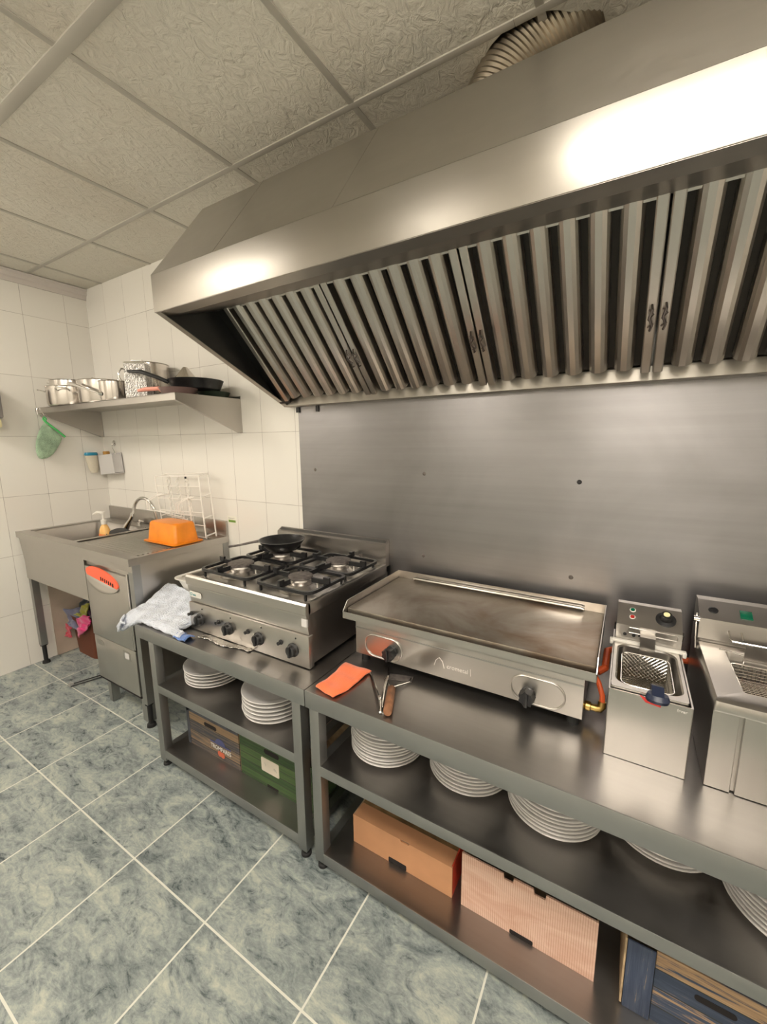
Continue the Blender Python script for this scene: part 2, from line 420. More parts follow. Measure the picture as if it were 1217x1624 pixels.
# T grid and cornice
k = 1
def trim(mat, *a):
    global k
    bm = new(); box(bm, *a, bev=.0015); struct(obj('trim_%d' % k, bm, mat)); k += 1
y = -.349; j = 0
while y > YF:
    wd = .019 if j == 1 else .012
    if j == 0: # interrupted at the duct
        trim('grid', 0, y-wd, H-.004, DX-.02, y+wd, H+.002); trim('grid', DX-.02, y-wd, H-.004, XR, y+wd, H+.002)
    else: trim('grid', 0, y-wd, H-.005, XR, y+wd, H+.002)
    y -= .6; j += 1
for i in range(9):
    x = .2425+.6*i
    if x < XR: trim('grid', x-.011, YF, H-.0035, x+.011, 0, H+.002)
bm = new(); prism(bm, [(0,H-.074),(.012,H-.074),(.014,H-.05),(.024,H-.042),(.026,H-.02),(.036,H-.012),(.036,H-.004),(0,H-.004)], 'y', YF, 0)
struct(obj('trim_%d' % k, bm, 'cornice', smooth=False)); k += 1

# ceiling light panels (above and to the left of the camera, out of frame); rear pair added as fill light
n = N('lit_diffuser'); n.set(base=(.9,.9,.88), emis=LIGHT_COL, emstr=LIGHT); MT['lit'] = n.m
def ceiling_light(cx, cy, label):
    t = thing('ceiling_light', label, 'light', (cx, cy, H))
    bm = new()
    for a in ((-.295,-.295,.295,-.275),(-.295,.275,.295,.295),(-.295,-.275,-.275,.275),(.275,-.275,.295,.275)):
        box(bm, cx+a[0], cy+a[1], H-.012, cx+a[2], cy+a[3], H-.003)
    obj('frame', bm, 'white', t, smooth=False)
    bx('diffuser', 'lit', t, cx-.275, cy-.275, H-.085, cx+.275, cy+.275, H-.006, smooth=False)
ceiling_light(3.5425, -1.849, 'lit square ceiling lamp nearer the middle of the room')
ceiling_light(4.1425, -1.849, 'lit square ceiling lamp nearest the right wall')
ceiling_light(1.7425, -3.649, 'added unseen fill lamp on the ceiling farthest back, left of the pair')  # added unseen lamp, sends low light in under the bench tops
ceiling_light(3.5425, -3.649, 'added unseen fill lamp on the ceiling farthest back, right of the pair')  # second added lamp behind the camera, brightens the shelves and sink
ceiling_light(.5425, -1.849, 'lit square ceiling lamp near the left tiled wall')

# ================================================================== SPLASHBACK
sp = thing('splashback', 'brushed steel wall sheet behind the griddle and fryers', 'wall panel', (2.03,0,.7))
bx('sheet', 'panel', sp, 2.028, -.004, .70, 4.7, -.0002, 1.735, smooth=False)
for x, z in ((2.127,1.395),(2.754,1.393),(3.383,1.382),(2.753,1.017),(3.377,1.015),(4.0,1.385)):
    bm = new(); lathe(bm, [(0,-.0075),(.006,-.007),(.0085,-.004),(.0085,-.0035)], (x,0,z), 'y', 16)
    s_o = obj('screw', bm, 'black' if z > 1.1 and x > 3 else 'burner', sp)

# ================================================================== EXTRACTOR HOOD
HX0, HX1 = 1.97, 4.70
hood = thing('extractor_hood', 'long stainless steel extractor hood with baffle filters above the stove', 'extractor hood', (HX0,0,1.72))
bx('front_band', 'hood', hood, HX0, -.702, 2.018, HX1, -.699, 2.146, bev=.001)
bm = new(); prism(bm, [(-.702,2.146),(-.455,2.472),(-.455,2.468),(-.699,2.146)], 'x', HX0, HX1); obj('sloping_panel', bm, 'hood', hood, smooth=False)
bm = new(); box(bm, HX0, -.455, 2.469, HX1, 0, 2.472); obj('top_panel', bm, 'hood', hood, smooth=False)
for sx_ in (2.315, 2.805):
    bm = new(); prism(bm, [(-.7015,2.148),(-.4545,2.4735),(-.4545,2.470),(-.6995,2.146)], 'x', sx_, sx_+.003); obj('panel_seam', bm, 'hood', hood, smooth=False)
side = [(-.70,2.02),(-.70,2.146),(-.455,2.47),(-.001,2.47),(-.001,1.72),(-.045,1.72)]
for a, b in ((HX0, HX0+.003), (HX1-.003, HX1)):
    bm = new(); prism(bm, side, 'x', a, b); obj('side_panel', bm, 'hood', hood, smooth=False)
# flanges: front (flat), sides (sloping with the bottom edge), rear gutter
bm = new(); box(bm, HX0, -.70, 2.017, HX1, -.645, 2.020); obj('front_flange', bm, 'hood', hood, smooth=False)
bm = new(); prism(bm, [(-.645,2.017),(-.645,2.020),(-.43,2.092),(-.43,2.088)], 'x', HX0, HX1); obj('inner_ledge', bm, 'hood', hood, smooth=False)
for a, b in ((HX0, HX0+.028),(HX1-.028, HX1)):
    bm = new(); prism(bm, [(-.70,2.020),(-.045,1.7205),(-.045,1.7235),(-.70,2.023)], 'x', a, b); obj('side_flange', bm, 'hood', hood, smooth=False)
bm = new(); prism(bm, [(-.001,1.718),(-.046,1.718),(-.052,1.722),(-.052,1.765),(-.05,1.768),(-.046,1.765),(-.046,1.722),(-.001,1.722)], 'x', HX0, HX1); obj('rear_gutter', bm, 'hood', hood, smooth=False)
# dark plates either side of the filters and the back of the plenum
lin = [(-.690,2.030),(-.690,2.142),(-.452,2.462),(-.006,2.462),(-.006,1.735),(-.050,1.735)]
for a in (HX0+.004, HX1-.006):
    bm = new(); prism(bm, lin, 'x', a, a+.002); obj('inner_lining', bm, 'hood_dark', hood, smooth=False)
# filters lie in the plane from (y -.12, z 1.76) up to (y -.43, z 2.085)
A = Vector((0,-.105,1.748)); B = Vector((0,-.44,2.094)); D = (B-A); L = D.length; D.normalize()
NRM = Vector((0,-D.z,D.y));  NRM = NRM if NRM.y < 0 else -NRM        # towards the room, facing down
if NRM.z > 0: NRM = -NRM
def FP(x, s, n): return Vector((x,0,0)) + A + D*s + NRM*n
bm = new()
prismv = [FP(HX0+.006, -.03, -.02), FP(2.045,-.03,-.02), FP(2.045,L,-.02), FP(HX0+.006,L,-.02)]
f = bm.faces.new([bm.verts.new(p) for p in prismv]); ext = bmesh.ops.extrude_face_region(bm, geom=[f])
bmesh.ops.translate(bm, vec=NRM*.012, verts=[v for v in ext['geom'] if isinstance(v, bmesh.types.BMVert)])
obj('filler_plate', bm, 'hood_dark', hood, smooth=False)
def sbox(bm, x0, x1, s0, s1, n0, n1):
    vs = [bm.verts.new(FP(x, s, n)) for x in (x0,x1) for s in (s0,s1) for n in (n0,n1)]
    for q in ((0,1,3,2),(4,6,7,5),(0,4,5,1),(2,3,7,6),(0,2,6,4),(1,5,7,3)): bm.faces.new([vs[i] for i in q])
    bmesh.ops.recalc_face_normals(bm, faces=bm.faces)
def sprof(bm, prof, s0, s1):
    """profile of (x, n) pairs extruded along the filter"""
    v0 = [bm.verts.new(FP(x, s0, n)) for x, n in prof]; v1 = [bm.verts.new(FP(x, s1, n)) for x, n in prof]
    m = len(prof); bm.faces.new(v0); bm.faces.new(v1[::-1])
    for i in range(m): bm.faces.new((v0[i], v0[(i+1)%m], v1[(i+1)%m], v1[i]))
FW = .511
for q in range(5):
    x0 = 2.042 + FW*q; x1 = x0 + FW - .006
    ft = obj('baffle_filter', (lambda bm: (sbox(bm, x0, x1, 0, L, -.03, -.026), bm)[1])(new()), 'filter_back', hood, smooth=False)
    bm = new()
    for a, b in ((x0, x0+.026), (x1-.026, x1)):
        sprof(bm, [(a,-.026),(a,.012),(a+.003,.015),(b-.003,.015),(b,.012),(b,-.026)], 0, L)
    sbox(bm, x0, x1, L-.012, L, -.026, .008)
    bmesh.ops.recalc_face_normals(bm, faces=bm.faces)
    obj('filter_frame', bm, 'filter', ft, smooth=False)
    pitch = (x1-x0)/7
    for b in range(6):
        cx = x0 + pitch*(b+1)
        h = pitch*.37
        bm = new(); sprof(bm, [(cx-h,-.022),(cx-h,-.008),(cx-h*.92,.002),(cx-h*.68,.011),(cx-h*.30,.017),(cx+h*.30,.017),(cx+h*.68,.011),(cx+h*.92,.002),(cx+h,-.008),(cx+h,-.022)], .014, L)
        bmesh.ops.recalc_face_normals(bm, faces=bm.faces)
        obj('baffle', bm, 'filter', ft, smooth=False)
    # wire handles beside each seam
    for xx in (x0+.013, x1-.013):
        if q == 0 and xx < 2.1: continue
        for sg in (0,):
            bm = new(); s0 = L*.30
            tube(bm, [FP(xx,s0,.015), FP(xx,s0+.004,.026), FP(xx+.004,s0+.02,.030), FP(xx-.004,s0+.045,.030), FP(xx+.002,s0+.068,.028), FP(xx,s0+.075,.015)], .0030, 6)
            tube(bm, [FP(xx-.006,s0+.01,.018), FP(xx+.006,s0+.02,.022), FP(xx-.006,s0+.036,.022), FP(xx+.006,s0+.05,.022), FP(xx-.006,s0+.062,.018)], .0024, 6)
            obj('wire_handle', bm, 'dkwire', ft)
bm = new(); box(bm, 2.020,-.012,1.690, 2.040,-.004,1.716); box(bm, 2.150,-.010,1.690,2.168,-.0045,1.718); obj('bracket', bm, 'black', hood, smooth=False)

# flexible duct from the hood top into the ceiling
duct = thing('flexible_duct', 'ribbed aluminium duct bending from hood top into ceiling hole', 'duct', (3.13,-.25,2.472))
bm = new(); pts = []; rad = []
ctrl = [Vector((3.075,-.205,2.4735)), Vector((3.09,-.205,2.52)), Vector((3.145,-.20,2.60)), Vector((3.225,-.19,2.67)), Vector((3.32,-.18,2.735))]
NS = 140
for i in range(NS+1):
    t = i/NS*(len(ctrl)-1); j = min(int(t), len(ctrl)-2); u = t-j
    p0 = ctrl[max(j-1,0)]; p1 = ctrl[j]; p2 = ctrl[j+1]; p3 = ctrl[min(j+2,len(ctrl)-1)]
    p = .5*((2*p1)+(-p0+p2)*u+(2*p0-5*p1+4*p2-p3)*u*u+(-p0+3*p1-3*p2+p3)*u**3)
    pts.append(p); rad.append(.128 + .0022*math.sin(i*PI/2))
tube(bm, pts, .14, 40, radii=rad); obj('duct_hose', bm, 'duct', duct)
bm = new(); lathe(bm, [(.122,0),(.140,0),(.140,.012),(.122,.012),(.122,0)], (3.075,-.205,2.4725), 'z', 40, False); obj('collar', bm, 'steel', duct)

# ================================================================== WALL SHELF
sh = thing('wall_shelf', 'stainless steel wall shelf on triangular brackets above the sink', 'shelf', (0.005,0,1.785))
bm = new(); box(bm, .004, -.402, 1.782, 1.592, -.001, 1.785); box(bm, .004,-.402,1.750,1.592,-.3995,1.784); box(bm, .004,-.399,1.750,1.592,-.385,1.7525); box(bm, .004,-.004,1.785,1.592,-.001,1.80)
obj('shelf_board', bm, 'steel', sh, smooth=False)
for xa, xb in ((.010,.013),(1.589,1.592)):
    bm = new(); prism(bm, [(-.398,1.782),(-.001,1.782),(-.001,1.595),(-.02,1.595),(-.398,1.752)], 'x', xa, xb)
    xi = xb if xa < 1 else xa-.018
    prism(bm, [(-.02,1.595),(-.398,1.750),(-.398,1.753),(-.02,1.598)], 'x', xi, xi+.018)
    box(bm, xi, -.004, 1.595, xi+.018, -.001, 1.78)
    obj('bracket', bm, 'steely', sh, smooth=False)

# ================================================================== SINK UNIT
sk = thing('sink_unit', 'stainless steel sink table with ribbed drainboard in the corner', 'sink', (0,-.3,0))
ZT = .960
bm = new()   # deck with bowl opening
outer = rl(.003,-.612,1.40,-.001,.001,ZT-.003,2); 
# deck pieces round the bowl (x .045-.66, y -.545 - -.095)
BX0, BX1, BY0, BY1 = .05,.665,-.548,-.10
box(bm, .003,-.612,ZT-.004,1.40,BY0,ZT); box(bm, .003,BY1,ZT-.004,1.40,-.001,ZT); box(bm, .003,BY0,ZT-.004,BX0,BY1,ZT); box(bm, BX1,BY0,ZT-.004,.70,BY1,ZT); box(bm,1.372,BY0,ZT-.004,1.40,BY1,ZT)
box(bm, .003,-.614,ZT-.038,1.402,-.609,ZT+.002); box(bm, 1.398,-.612,ZT-.038,1.402,-.001,ZT+.001)   # rolled edge
obj('deck', bm, 'steel', sk, smooth=False, bev=.0012)
bm = new(); box(bm, .70,BY0,ZT-.012,1.372,BY1,ZT-.008)
for i in range(16):
    yy = -.53+.0265*i; prism(bm, [(yy-.008,ZT-.008),(yy,ZT-.003),(yy+.008,ZT-.008)], 'x', .735, 1.34)
obj('drainboard', bm, 'steel', sk, smooth=False)
bm = new(); loft(bm, [rl(BX0,BY0,BX1,BY1,.03,ZT-.002), rl(BX0+.004,BY0+.004,BX1-.004,BY1-.004,.05,ZT-.012), rl(BX0+.01,BY0+.01,BX1-.01,BY1-.01,.06,ZT-.20), rl(BX0+.05,BY0+.05,BX1-.05,BY1-.05,.05,ZT-.225)], cap1=True)
bmesh.ops.recalc_face_normals(bm, faces=bm.faces)
obj('bowl', bm, 'steel', sk, solid=.002)
bx('backsplash', 'steel', sk, .003,-.016,ZT,1.40,-.001,1.058, bev=.003)
bm = new(); box(bm, .045,-.600,.638,.893,-.597,ZT-.004); prism(bm, [(.004,ZT-.03),(.045,ZT-.03),(.045,.75)], 'y', -.600, -.597)
box(bm, .045,-.600,.638,.893,-.58,.641); box(bm,.893,-.600,.886,1.40,-.597,ZT-.004); obj('front_apron', bm, 'steel', sk, smooth=False)
bm = new(); box(bm, 1.392,-.555,.45,1.396,-.02,ZT-.004); obj('side_panel', bm, 'steely', sk, smooth=False)
bm = new(); box(bm, 1.358,-.598,.40,1.399,-.556,ZT-.006); box(bm, 1.3575,-.598,.14,1.3995,-.558,.40); obj('leg', bm, 'leg', sk, smooth=False)
bm = new(); box(bm, .035,-.592,.14,.075,-.552,.86); obj('leg', bm, 'leg', sk, smooth=False)
bm = new(); box(bm, .035,-.045,.14,.075,-.005,.86); obj('leg', bm, 'leg', sk, smooth=False)
bm = new(); box(bm, 1.358,-.045,.14,1.398,-.005,.94); obj('leg', bm, 'leg', sk, smooth=False)
for x, y in ((.055,-.572),(.055,-.025),(1.378,-.578),(1.378,-.025)):
    bm = new(); lathe(bm, [(.013,.14),(.013,.02),(.022,.015),(.024,0)], (x,y,0), 'z', 16); lathe(bm,[(.021,.14),(.021,.132)],(x,y,0),'z',16); obj('foot', bm, 'rubber', sk)

# faucet
fc = thing('faucet', 'chrome gooseneck faucet with spray head over the sink bowl', 'faucet', (.765,-.075,ZT))
bm = new(); pts = [(.765,-.075,.962),(.763,-.078,1.03)]
for i in range(13):
    a = PI*i/12; pts.append((.662+.098*math.cos(a), -.082-.04*i/12, 1.068+.100*math.sin(a)))
pts += [(.555,-.128,1.045)]
tube(bm, pts, .0105, 12); lathe(bm, [(.024,0),(.024,.008),(.016,.014),(.016,.03)], (.765,-.075,.9605), 'z', 24); obj('spout', bm, 'chrome', fc)
bm = new(); tube(bm, [(.556,-.127,1.06),(.552,-.128,1.035),(.535,-.135,1.01),(.505,-.15,.965),(.498,-.153,.95)], .012, 12, radii=[.013,.016,.013,.021,.022]); obj('spray_head', bm, 'chrome', fc)
bm = new(); tube(bm, [(.47,-.03,.985),(.50,-.05,.985),(.56,-.055,.985)], .006, 8); lathe(bm,[(.014,0),(.014,.03)],(.47,-.045,.9605),'z',16); obj('lever', bm, 'chrome', fc)

# soap bottle in the bowl
sb = thing('soap_bottle', 'amber soap bottle with white pump standing in the sink bowl', 'bottle', (.585,-.330,.75))
bm = new(); secs = [(.745,.040,.026),(.76,.046,.030),(.95,.046,.030),(.98,.040,.027),(1.005,.024,.02),(1.012,.015,.015),(1.020,.014,.014)]
def orl(cx, cy, a, b, z, n=24): return [(cx+a*math.cos(2*PI*i/n), cy+b*math.sin(2*PI*i/n), z) for i in range(n)]
sx, sy = .585, -.330
loft(bm, [orl(sx,sy,a,b,z) for z,a,b in secs], True, True); obj('bottle', bm, 'amber', sb)
bm = new(); loft(bm, [[(sx+(.0465+.0005)*math.sin(t)*1.0, sy-.0312*math.cos(t), z) for t in [(-.9+1.8*i/8) for i in range(9)]] for z in (.87,.955)]); obj('label', bm, 'label_or', sb, solid=.001)
bm = new(); lathe(bm, [(.017,1.017),(.017,1.045),(.008,1.05),(.006,1.085),(.014,1.087),(.014,1.10),(0,1.102)], (sx,sy,0), 'z', 20); tube(bm, [(sx,sy,1.094),(sx-.03,sy-.02,1.098),(sx-.058,sy-.032,1.082)], .007, 8, radii=[.009,.008,.005]); obj('pump', bm, 'white', sb)
bm = new(); lathe(bm, [(0,.012),(.06,.010),(.108,.002),(.115,0),(.115,-.003),(.107,-.002),(0,.007)], (0,0,0), 'z', 48)
bmesh.ops.rotate(bm, matrix=Matrix.Rotation(math.radians(84),3,'Y'), verts=bm.verts, cent=(0,0,0))
bmesh.ops.translate(bm, vec=(.636,-.270,.868), verts=bm.verts)
tag(obj('pan_lid', bm, 'greylid', origin=(.636,-.270,.868)), 'dark grey round lid leaning in the sink bowl beside the soap bottle', 'lid')

# orange tub upside down on the drainboard
tb = thing('plastic_tub', 'orange plastic tub turned upside down on the drainboard', 'tub', (1.21,-.25,ZT))
bm = new()
R_ = Matrix.Rotation(math.radians(1.5),3,'Z')
loft(bm, [rl(1.055,-.345,1.372,-.155,.02,.9625), rl(1.055,-.345,1.372,-.155,.02,.969), rl(1.073,-.328,1.354,-.172,.02,.970), rl(1.085,-.318,1.342,-.182,.025,1.072), rl(1.090,-.313,1.337,-.187,.025,1.080), rl(1.098,-.305,1.329,-.195,.022,1.083)], cap1=True)
obj('tub_body', bm, 'orange', tb, solid=.002)

# white wire dish rack standing on its end against the splash
rk = thing('dish_rack', 'white wire dish rack stood on end behind the orange tub', 'dish rack', (1.1,-.09,ZT))
bm = new(); w_ = .0045
def T(*p, r=w_): tube(bm, p, r, 6)
X0, X1 = .872, 1.325; F = -.125; Bk = -.06
T((X0,F,1.325),(X1,F,1.345)); T((X1,F,1.345),(X1+.032,F-.005,.967)); T((X0,F,1.325),(X0+.035,F,.967)); T((X0+.035,F,.967),(X1+.032,F,.967))
T((X0+.02,Bk,1.34),(X1+.0,Bk,1.36)); T((X1,Bk,1.36),(X1+.035,Bk,.967)); T((X0+.02,Bk,1.34),(X0+.05,Bk,.967))
for t in (0,.35,.7,1): 
    z = 1.335-.365*t; T((X1+.032*t,F,z+.01),(X1+.034*t,Bk,z+.02)); T((X0+.035*t,F,z-.01),(X0+.02+.03*t,Bk,z))
T((1.20,F,1.34),(1.225,F,.967)); T((1.205,F-.003,1.34),(1.245,F-.01,.967))
for t in (.18,.40,.62,.84): T((X0+.035*t,F,1.33-.36*t),(X1+.033*t,F,1.345-.36*t), r=.003)
obj('rack_frame', bm, 'whitewire', rk)
bm = new()
for c0x in (.975,1.07,1.165):
    T((c0x,-.09,1.335),(c0x+.03,-.09,1.00), r=.0028)
    for i in range(9):
        z = 1.325-.036*i; xx = c0x+.0032*i; T((xx,-.09,z),(xx+.062,-.150,z-.022), r=.0032)
obj('plate_prongs', bm, 'whitewire', rk)
bm = new()
for xx in (.93,1.245):
    tube(bm, [(xx,F,1.215),(xx-.03,F-.03,1.205),(xx-.075,F-.06,1.175),(xx-.08,F-.06,1.115),(xx-.04,F-.04,1.105),(xx+.02,F,1.10)], .003, 6)
    tube(bm, [(xx+.02,F,1.215),(xx-.01,F-.03,1.205),(xx-.05,F-.06,1.175),(xx-.055,F-.06,1.12)], .003, 6)
tube(bm, [(.90,F-.04,1.11),(1.20,F-.04,1.09)], .003, 6); tube(bm, [(1.00,F-.018,1.085),(1.21,F-.018,1.07),(1.22,F-.018,.975)], .0035, 6)
for i in range(5): tube(bm, [(1.20,F-.018,1.06-.022*i),(1.16,F+.015,1.07-.022*i)], .0025, 6)
obj('cutlery_hoops', bm, 'whitewire', rk)
bm = new(); lathe(bm, [(.006,0),(.006,.03)], (1.245,F-.012,.9615), 'z', 10); lathe(bm, [(.006,0),(.006,.012)], (1.206,F-.006,1.325), 'z', 10); obj('rubber_tip', bm, 'black', rk)

# ================================================================== GLASSWASHER
gw = thing('glasswasher', 'narrow stainless steel undercounter glasswasher below the drainboard', 'dishwasher', (1.12,-.32,0))
bm = new(); box(bm, .905,-.575,.165,1.345,-.06,.876); obj('casing', bm, 'steelz', gw, smooth=False)
dr = obj('door', (lambda bm: (box(bm, .905,-.604,.442,1.338,-.577,.858, bev=.003), bm)[1])(new()), 'steelz', gw)
bx('control_strip', 'steel', gw, .905,-.592,.860,1.345,-.577,.882, bev=.001)
bx('lower_panel', 'steelz', gw, .905,-.600,.172,1.338,-.577,.437, bev=.003)
bx('hinge_rail', 'chrome', gw, 1.341,-.603,.45,1.350,-.578,.872, bev=.001)
bx('base_rail', 'dark', gw, .905,-.596,.158,1.338,-.57,.169)
# recessed grip: coral dish and steel pocket
bm = new(); ell = []
N_ = 36
ell = [(1.095+.165*math.cos(2*PI*i/N_), .812+.052*math.sin(2*PI*i/N_)-.02*math.cos(2*PI*i/N_)) for i in range(N_)]
prism(bm, ell, 'y', -.611, -.604); obj('coral_grip', bm, 'coral', dr)
bm = new(); loft(bm, [[(1.095+.165*math.cos(t), -.606-.026*math.sin(t)*k2, .80-.02*math.cos(t)-.055*math.sin(t)*k2) for t in [PI*i/24 for i in range(25)]] for k2 in (.0,.4,.75,1.0)]); 
me_ = bm
obj('grip_pocket', bm, 'steel', dr, solid=.003)
bm = new()
for i in range(7):
    x = 1.09+.02*i; box(bm, x,-.6125,.812-.003*i-.012+.004*(i%2),x+.009,-.6108,.812-.003*i+.008)
for i in range(5): box(bm, 1.02+.03*i,-.6125,.782-.002*i,1.035+.03*i,-.6108,.788-.002*i)
obj('dark_marks', bm, 'dark', dr, smooth=False)
bm = new(); prism(bm, rrect(.925,.385,1.005,.415,.008), 'y', -.602, -.5995); obj('badge', bm, 'steel', gw)
bm = new(); prism(bm, rrect(1.215,.365,1.29,.42,.006), 'y', -.602, -.5995); b_ = obj('rating_window', bm, 'steel', gw)
bm = new(); prism(bm, rrect(1.235,.375,1.275,.408,.004), 'y', -.6035, -.6019); obj('pale_insert', bm, 'whitecard', b_)
for xa, xb in ((.925,.965),(1.29,1.345)):
    bm = new(); box(bm, xa,-.572,.0,xb,-.567,.158); box(bm, xb-.003,-.572,0,xb,-.53,.158); obj('foot_plate', bm, 'leg', gw, smooth=False)
bm = new(); box(bm, .915,-.10,0,.955,-.06,.165); box(bm, 1.29,-.10,0,1.33,-.06,.165); obj('rear_feet', bm, 'leg', gw, smooth=False)

# beige board, brown bin and cloths below the sink
bx_ = bx('wall_board', 'beige', None, .001,-.484,.002,.012,-.03,.585, smooth=False, origin=(.001,-.25,0)); tag(bx_, 'beige unpainted board on the wall beneath the sink', 'board')
bn = thing('waste_bin', 'brown plastic bin on the floor under the sink bowl', 'bin', (.19,-.25,0))
bm = new(); loft(bm, [rl(.045,-.375,.34,-.13,.05,.001), rl(.03,-.39,.355,-.115,.055,.285), rl(.022,-.398,.363,-.107,.06,.29)], cap0=True); obj('bin_body', bm, 'bin', bn, solid=.004)
def cloth(name, mat, label, pts, z0, seed, cat='cloth'):
    """draped cloth: pts is a 2D quad (corners) with heights"""
    rnd = random.Random(seed); ph = [rnd.uniform(0,6) for _ in range(4)]
    bm = new(); a, b, c, d = [Vector(p) for p in pts]
    def f(u, v):
        p = a.lerp(b, u).lerp(d.lerp(c, u), v)
        w = .010*math.sin(7*u+ph[0]+2*v)+.008*math.sin(9*v+ph[1]-3*u)+.005*math.sin(17*u+13*v+ph[2])
        return p + Vector((w*.5, -w*.8, w))
    grid(bm, 18, 18, f); o = obj(name, bm, mat, origin=tuple(a.lerp(c,.5)), solid=.006); return tag(o, label, cat)
cloth('cleaning_cloth', 'c_slate', 'grey-blue cloth hanging over the left rim of the brown bin', [(.03,-.40,.20),(.06,-.42,.34),(.22,-.30,.36),(.20,-.41,.21)], 0, 1)
cloth('cleaning_cloth', 'c_pink', 'bright pink cloth draped over the front of the brown bin', [(.20,-.415,.16),(.22,-.42,.31),(.43,-.42,.375),(.42,-.42,.29)], 0, 2)
cloth('cleaning_cloth', 'c_rose', 'rose red cloth corner lowest on the left of the brown bin', [(.035,-.43,.13),(.04,-.41,.22),(.12,-.42,.22),(.09,-.43,.14)], 0, 3)
cloth('cleaning_cloth', 'c_olive', 'olive yellow cloth folded on the pink cloth in the bin', [(.19,-.41,.32),(.22,-.38,.375),(.45,-.39,.48),(.36,-.425,.35)], 0, 4)
cloth('cleaning_cloth', 'c_dark', 'near-black cloth heaped on top of the bin', [(.10,-.38,.29),(.12,-.30,.42),(.40,-.25,.50),(.34,-.36,.42)], 0, 5)
cloth('cleaning_cloth', 'c_plum', 'dark plum cloth at the right side of the bin heap', [(.28,-.40,.35),(.30,-.34,.40),(.46,-.34,.45),(.45,-.41,.36)], 0, 6)
rd = thing('squeegee_rod', 'thin dark double rod with bright end lying on the floor by the washer', 'rod', (.575,-.53,0))
bm = new(); tube(bm, [(.545,-.625,.010),(.62,-.40,.010)], .004, 8); tube(bm, [(.575,-.635,.010),(.655,-.40,.010)], .004, 8); obj('rod', bm, 'black', rd)
bm = new()
for i in range(6): tube(bm, [(.535+.008*i,-.640,.006),(.530+.008*i,-.615,.022)], .0018, 5)
obj('bright_end', bm, 'chrome', rd)

# ================================================================== BENCHES
def bench(name, label, x0, x1, lx0, lx1, zb):
    t = thing(name, label, 'workbench', ((x0+x1)/2,-.35,0))
    Y = -.712
    bm = new(); box(bm, x0,Y,.697,x1,-.008,.700); obj('worktop', bm, 'bench', t, smooth=False)
    bm = new(); box(bm, x0,Y-.001,.638,x1,Y+.004,.7012, bev=.0022); box(bm, x0,Y,.638,x0+.003,-.01,.699); box(bm, x0,Y+.002,.638,x1,Y+.02,.641); obj('front_edge', bm, 'lip', t)
    mid = []
    bm = new(); box(bm, lx0+.038,Y+.002,.427,lx1-.038,-.02,.430); obj('middle_shelf', bm, 'bench', t, smooth=False)
    bm = new(); box(bm, lx0+.038,Y,.392,lx1-.038,Y+.004,.4305, bev=.001); obj('middle_shelf_edge', bm, 'lip', t)
    bm = new(); box(bm, lx0+.038,Y+.002,zb-.003,lx1-.038,-.02,zb); obj('bottom_shelf', bm, 'bench', t, smooth=False)
    bm = new(); box(bm, lx0+.038,Y,zb-.042,lx1-.038,Y+.004,zb+.0005, bev=.001); obj('bottom_shelf_edge', bm, 'lip', t)
    for x in (lx0, lx1-.04):
        for y in (Y, -.05):
            bm = new(); box(bm, x,y,.03,x+.04,y+.04,.697, bev=.0015); lg = obj('leg', bm, 'leg', t)
            bm = new(); lathe(bm, [(.014,.03),(.014,.012),(.019,.009),(.020,0)], (x+.02,y+.02,0), 'z', 20); obj('foot', bm, 'rubber', lg)
    bm = new()
    for x in (lx0, lx1-.04): 
        for z in (.43, zb):
            bm = new(); box(bm, x+.005,-.671,z-.035,x+.035,-.051,z-.002); obj('side_rail', bm, 'leg', t, smooth=False)
    return t
bench('steel_workbench', 'smaller steel workbench with two shelves under the gas stove', 1.600,2.640,1.693,2.618,.090)
b2 = bench('steel_workbench', 'long steel workbench with two shelves under the griddle and fryers', 2.643,4.70,2.660,4.66,.072)

# ================================================================== STOVE
st = thing('gas_stove', 'tabletop gas stove with four burners on the smaller bench', 'stove', (2.22,-.3,.70))
SX0, SX1 = 1.868, 2.572
bm = new(); box(bm, SX0+.006,-.580,.712,SX1-.003,-.02,.915); obj('casing', bm, 'steely', st, smooth=False)
bx('control_panel', 'steel', st, SX0+.003,-.607,.704,SX1+.004,-.580,.831, bev=.0015)
bm = new(); prism(bm, [(-.580,.829),(-.596,.833),(-.606,.905),(-.606,.912),(-.575,.912)], 'x', SX0+.003, SX1-.003); obj('fascia', bm, 'steel', st, smooth=False)
bm = new(); prism(bm, [(-.609,.912),(-.612,.916),(-.612,.950),(-.606,.958),(-.594,.958),(-.585,.947),(-.585,.912)], 'x', SX0, SX1)
for a, b in ((SX0, SX0+.018),(SX1-.018, SX1)): box(bm, a,-.598,.912,b,-.03,.9575, bev=.002)
box(bm, SX0+.003,-.60,.9135,SX1-.003,-.032,.944)
obj('hob_top', bm, 'steel', st, bev=0)
bm = new(); prism(bm, [(-.040,.944),(-.040,1.050),(-.006,1.070),(-.005,.944)], 'x', SX0, SX1); obj('splash_riser', bm, 'steel', st, smooth=False)
bm = new()
for i in range(86): box(bm, SX0+.012+i*.008,-.031,1.0555,SX0+.0155+i*.008,-.014,1.0665, rot=Matrix.Rotation(math.radians(30.5),3,'X'))
obj('vent_slots', bm, 'leg', st, smooth=False)
bm = new(); cyl(bm, (2.43,-.043,.985), .009, .004, 'y', 16); obj('bolt', bm, 'burner', st)
BURN = [(2.040,-.445),(2.405,-.450),(2.055,-.205),(2.405,-.190)]
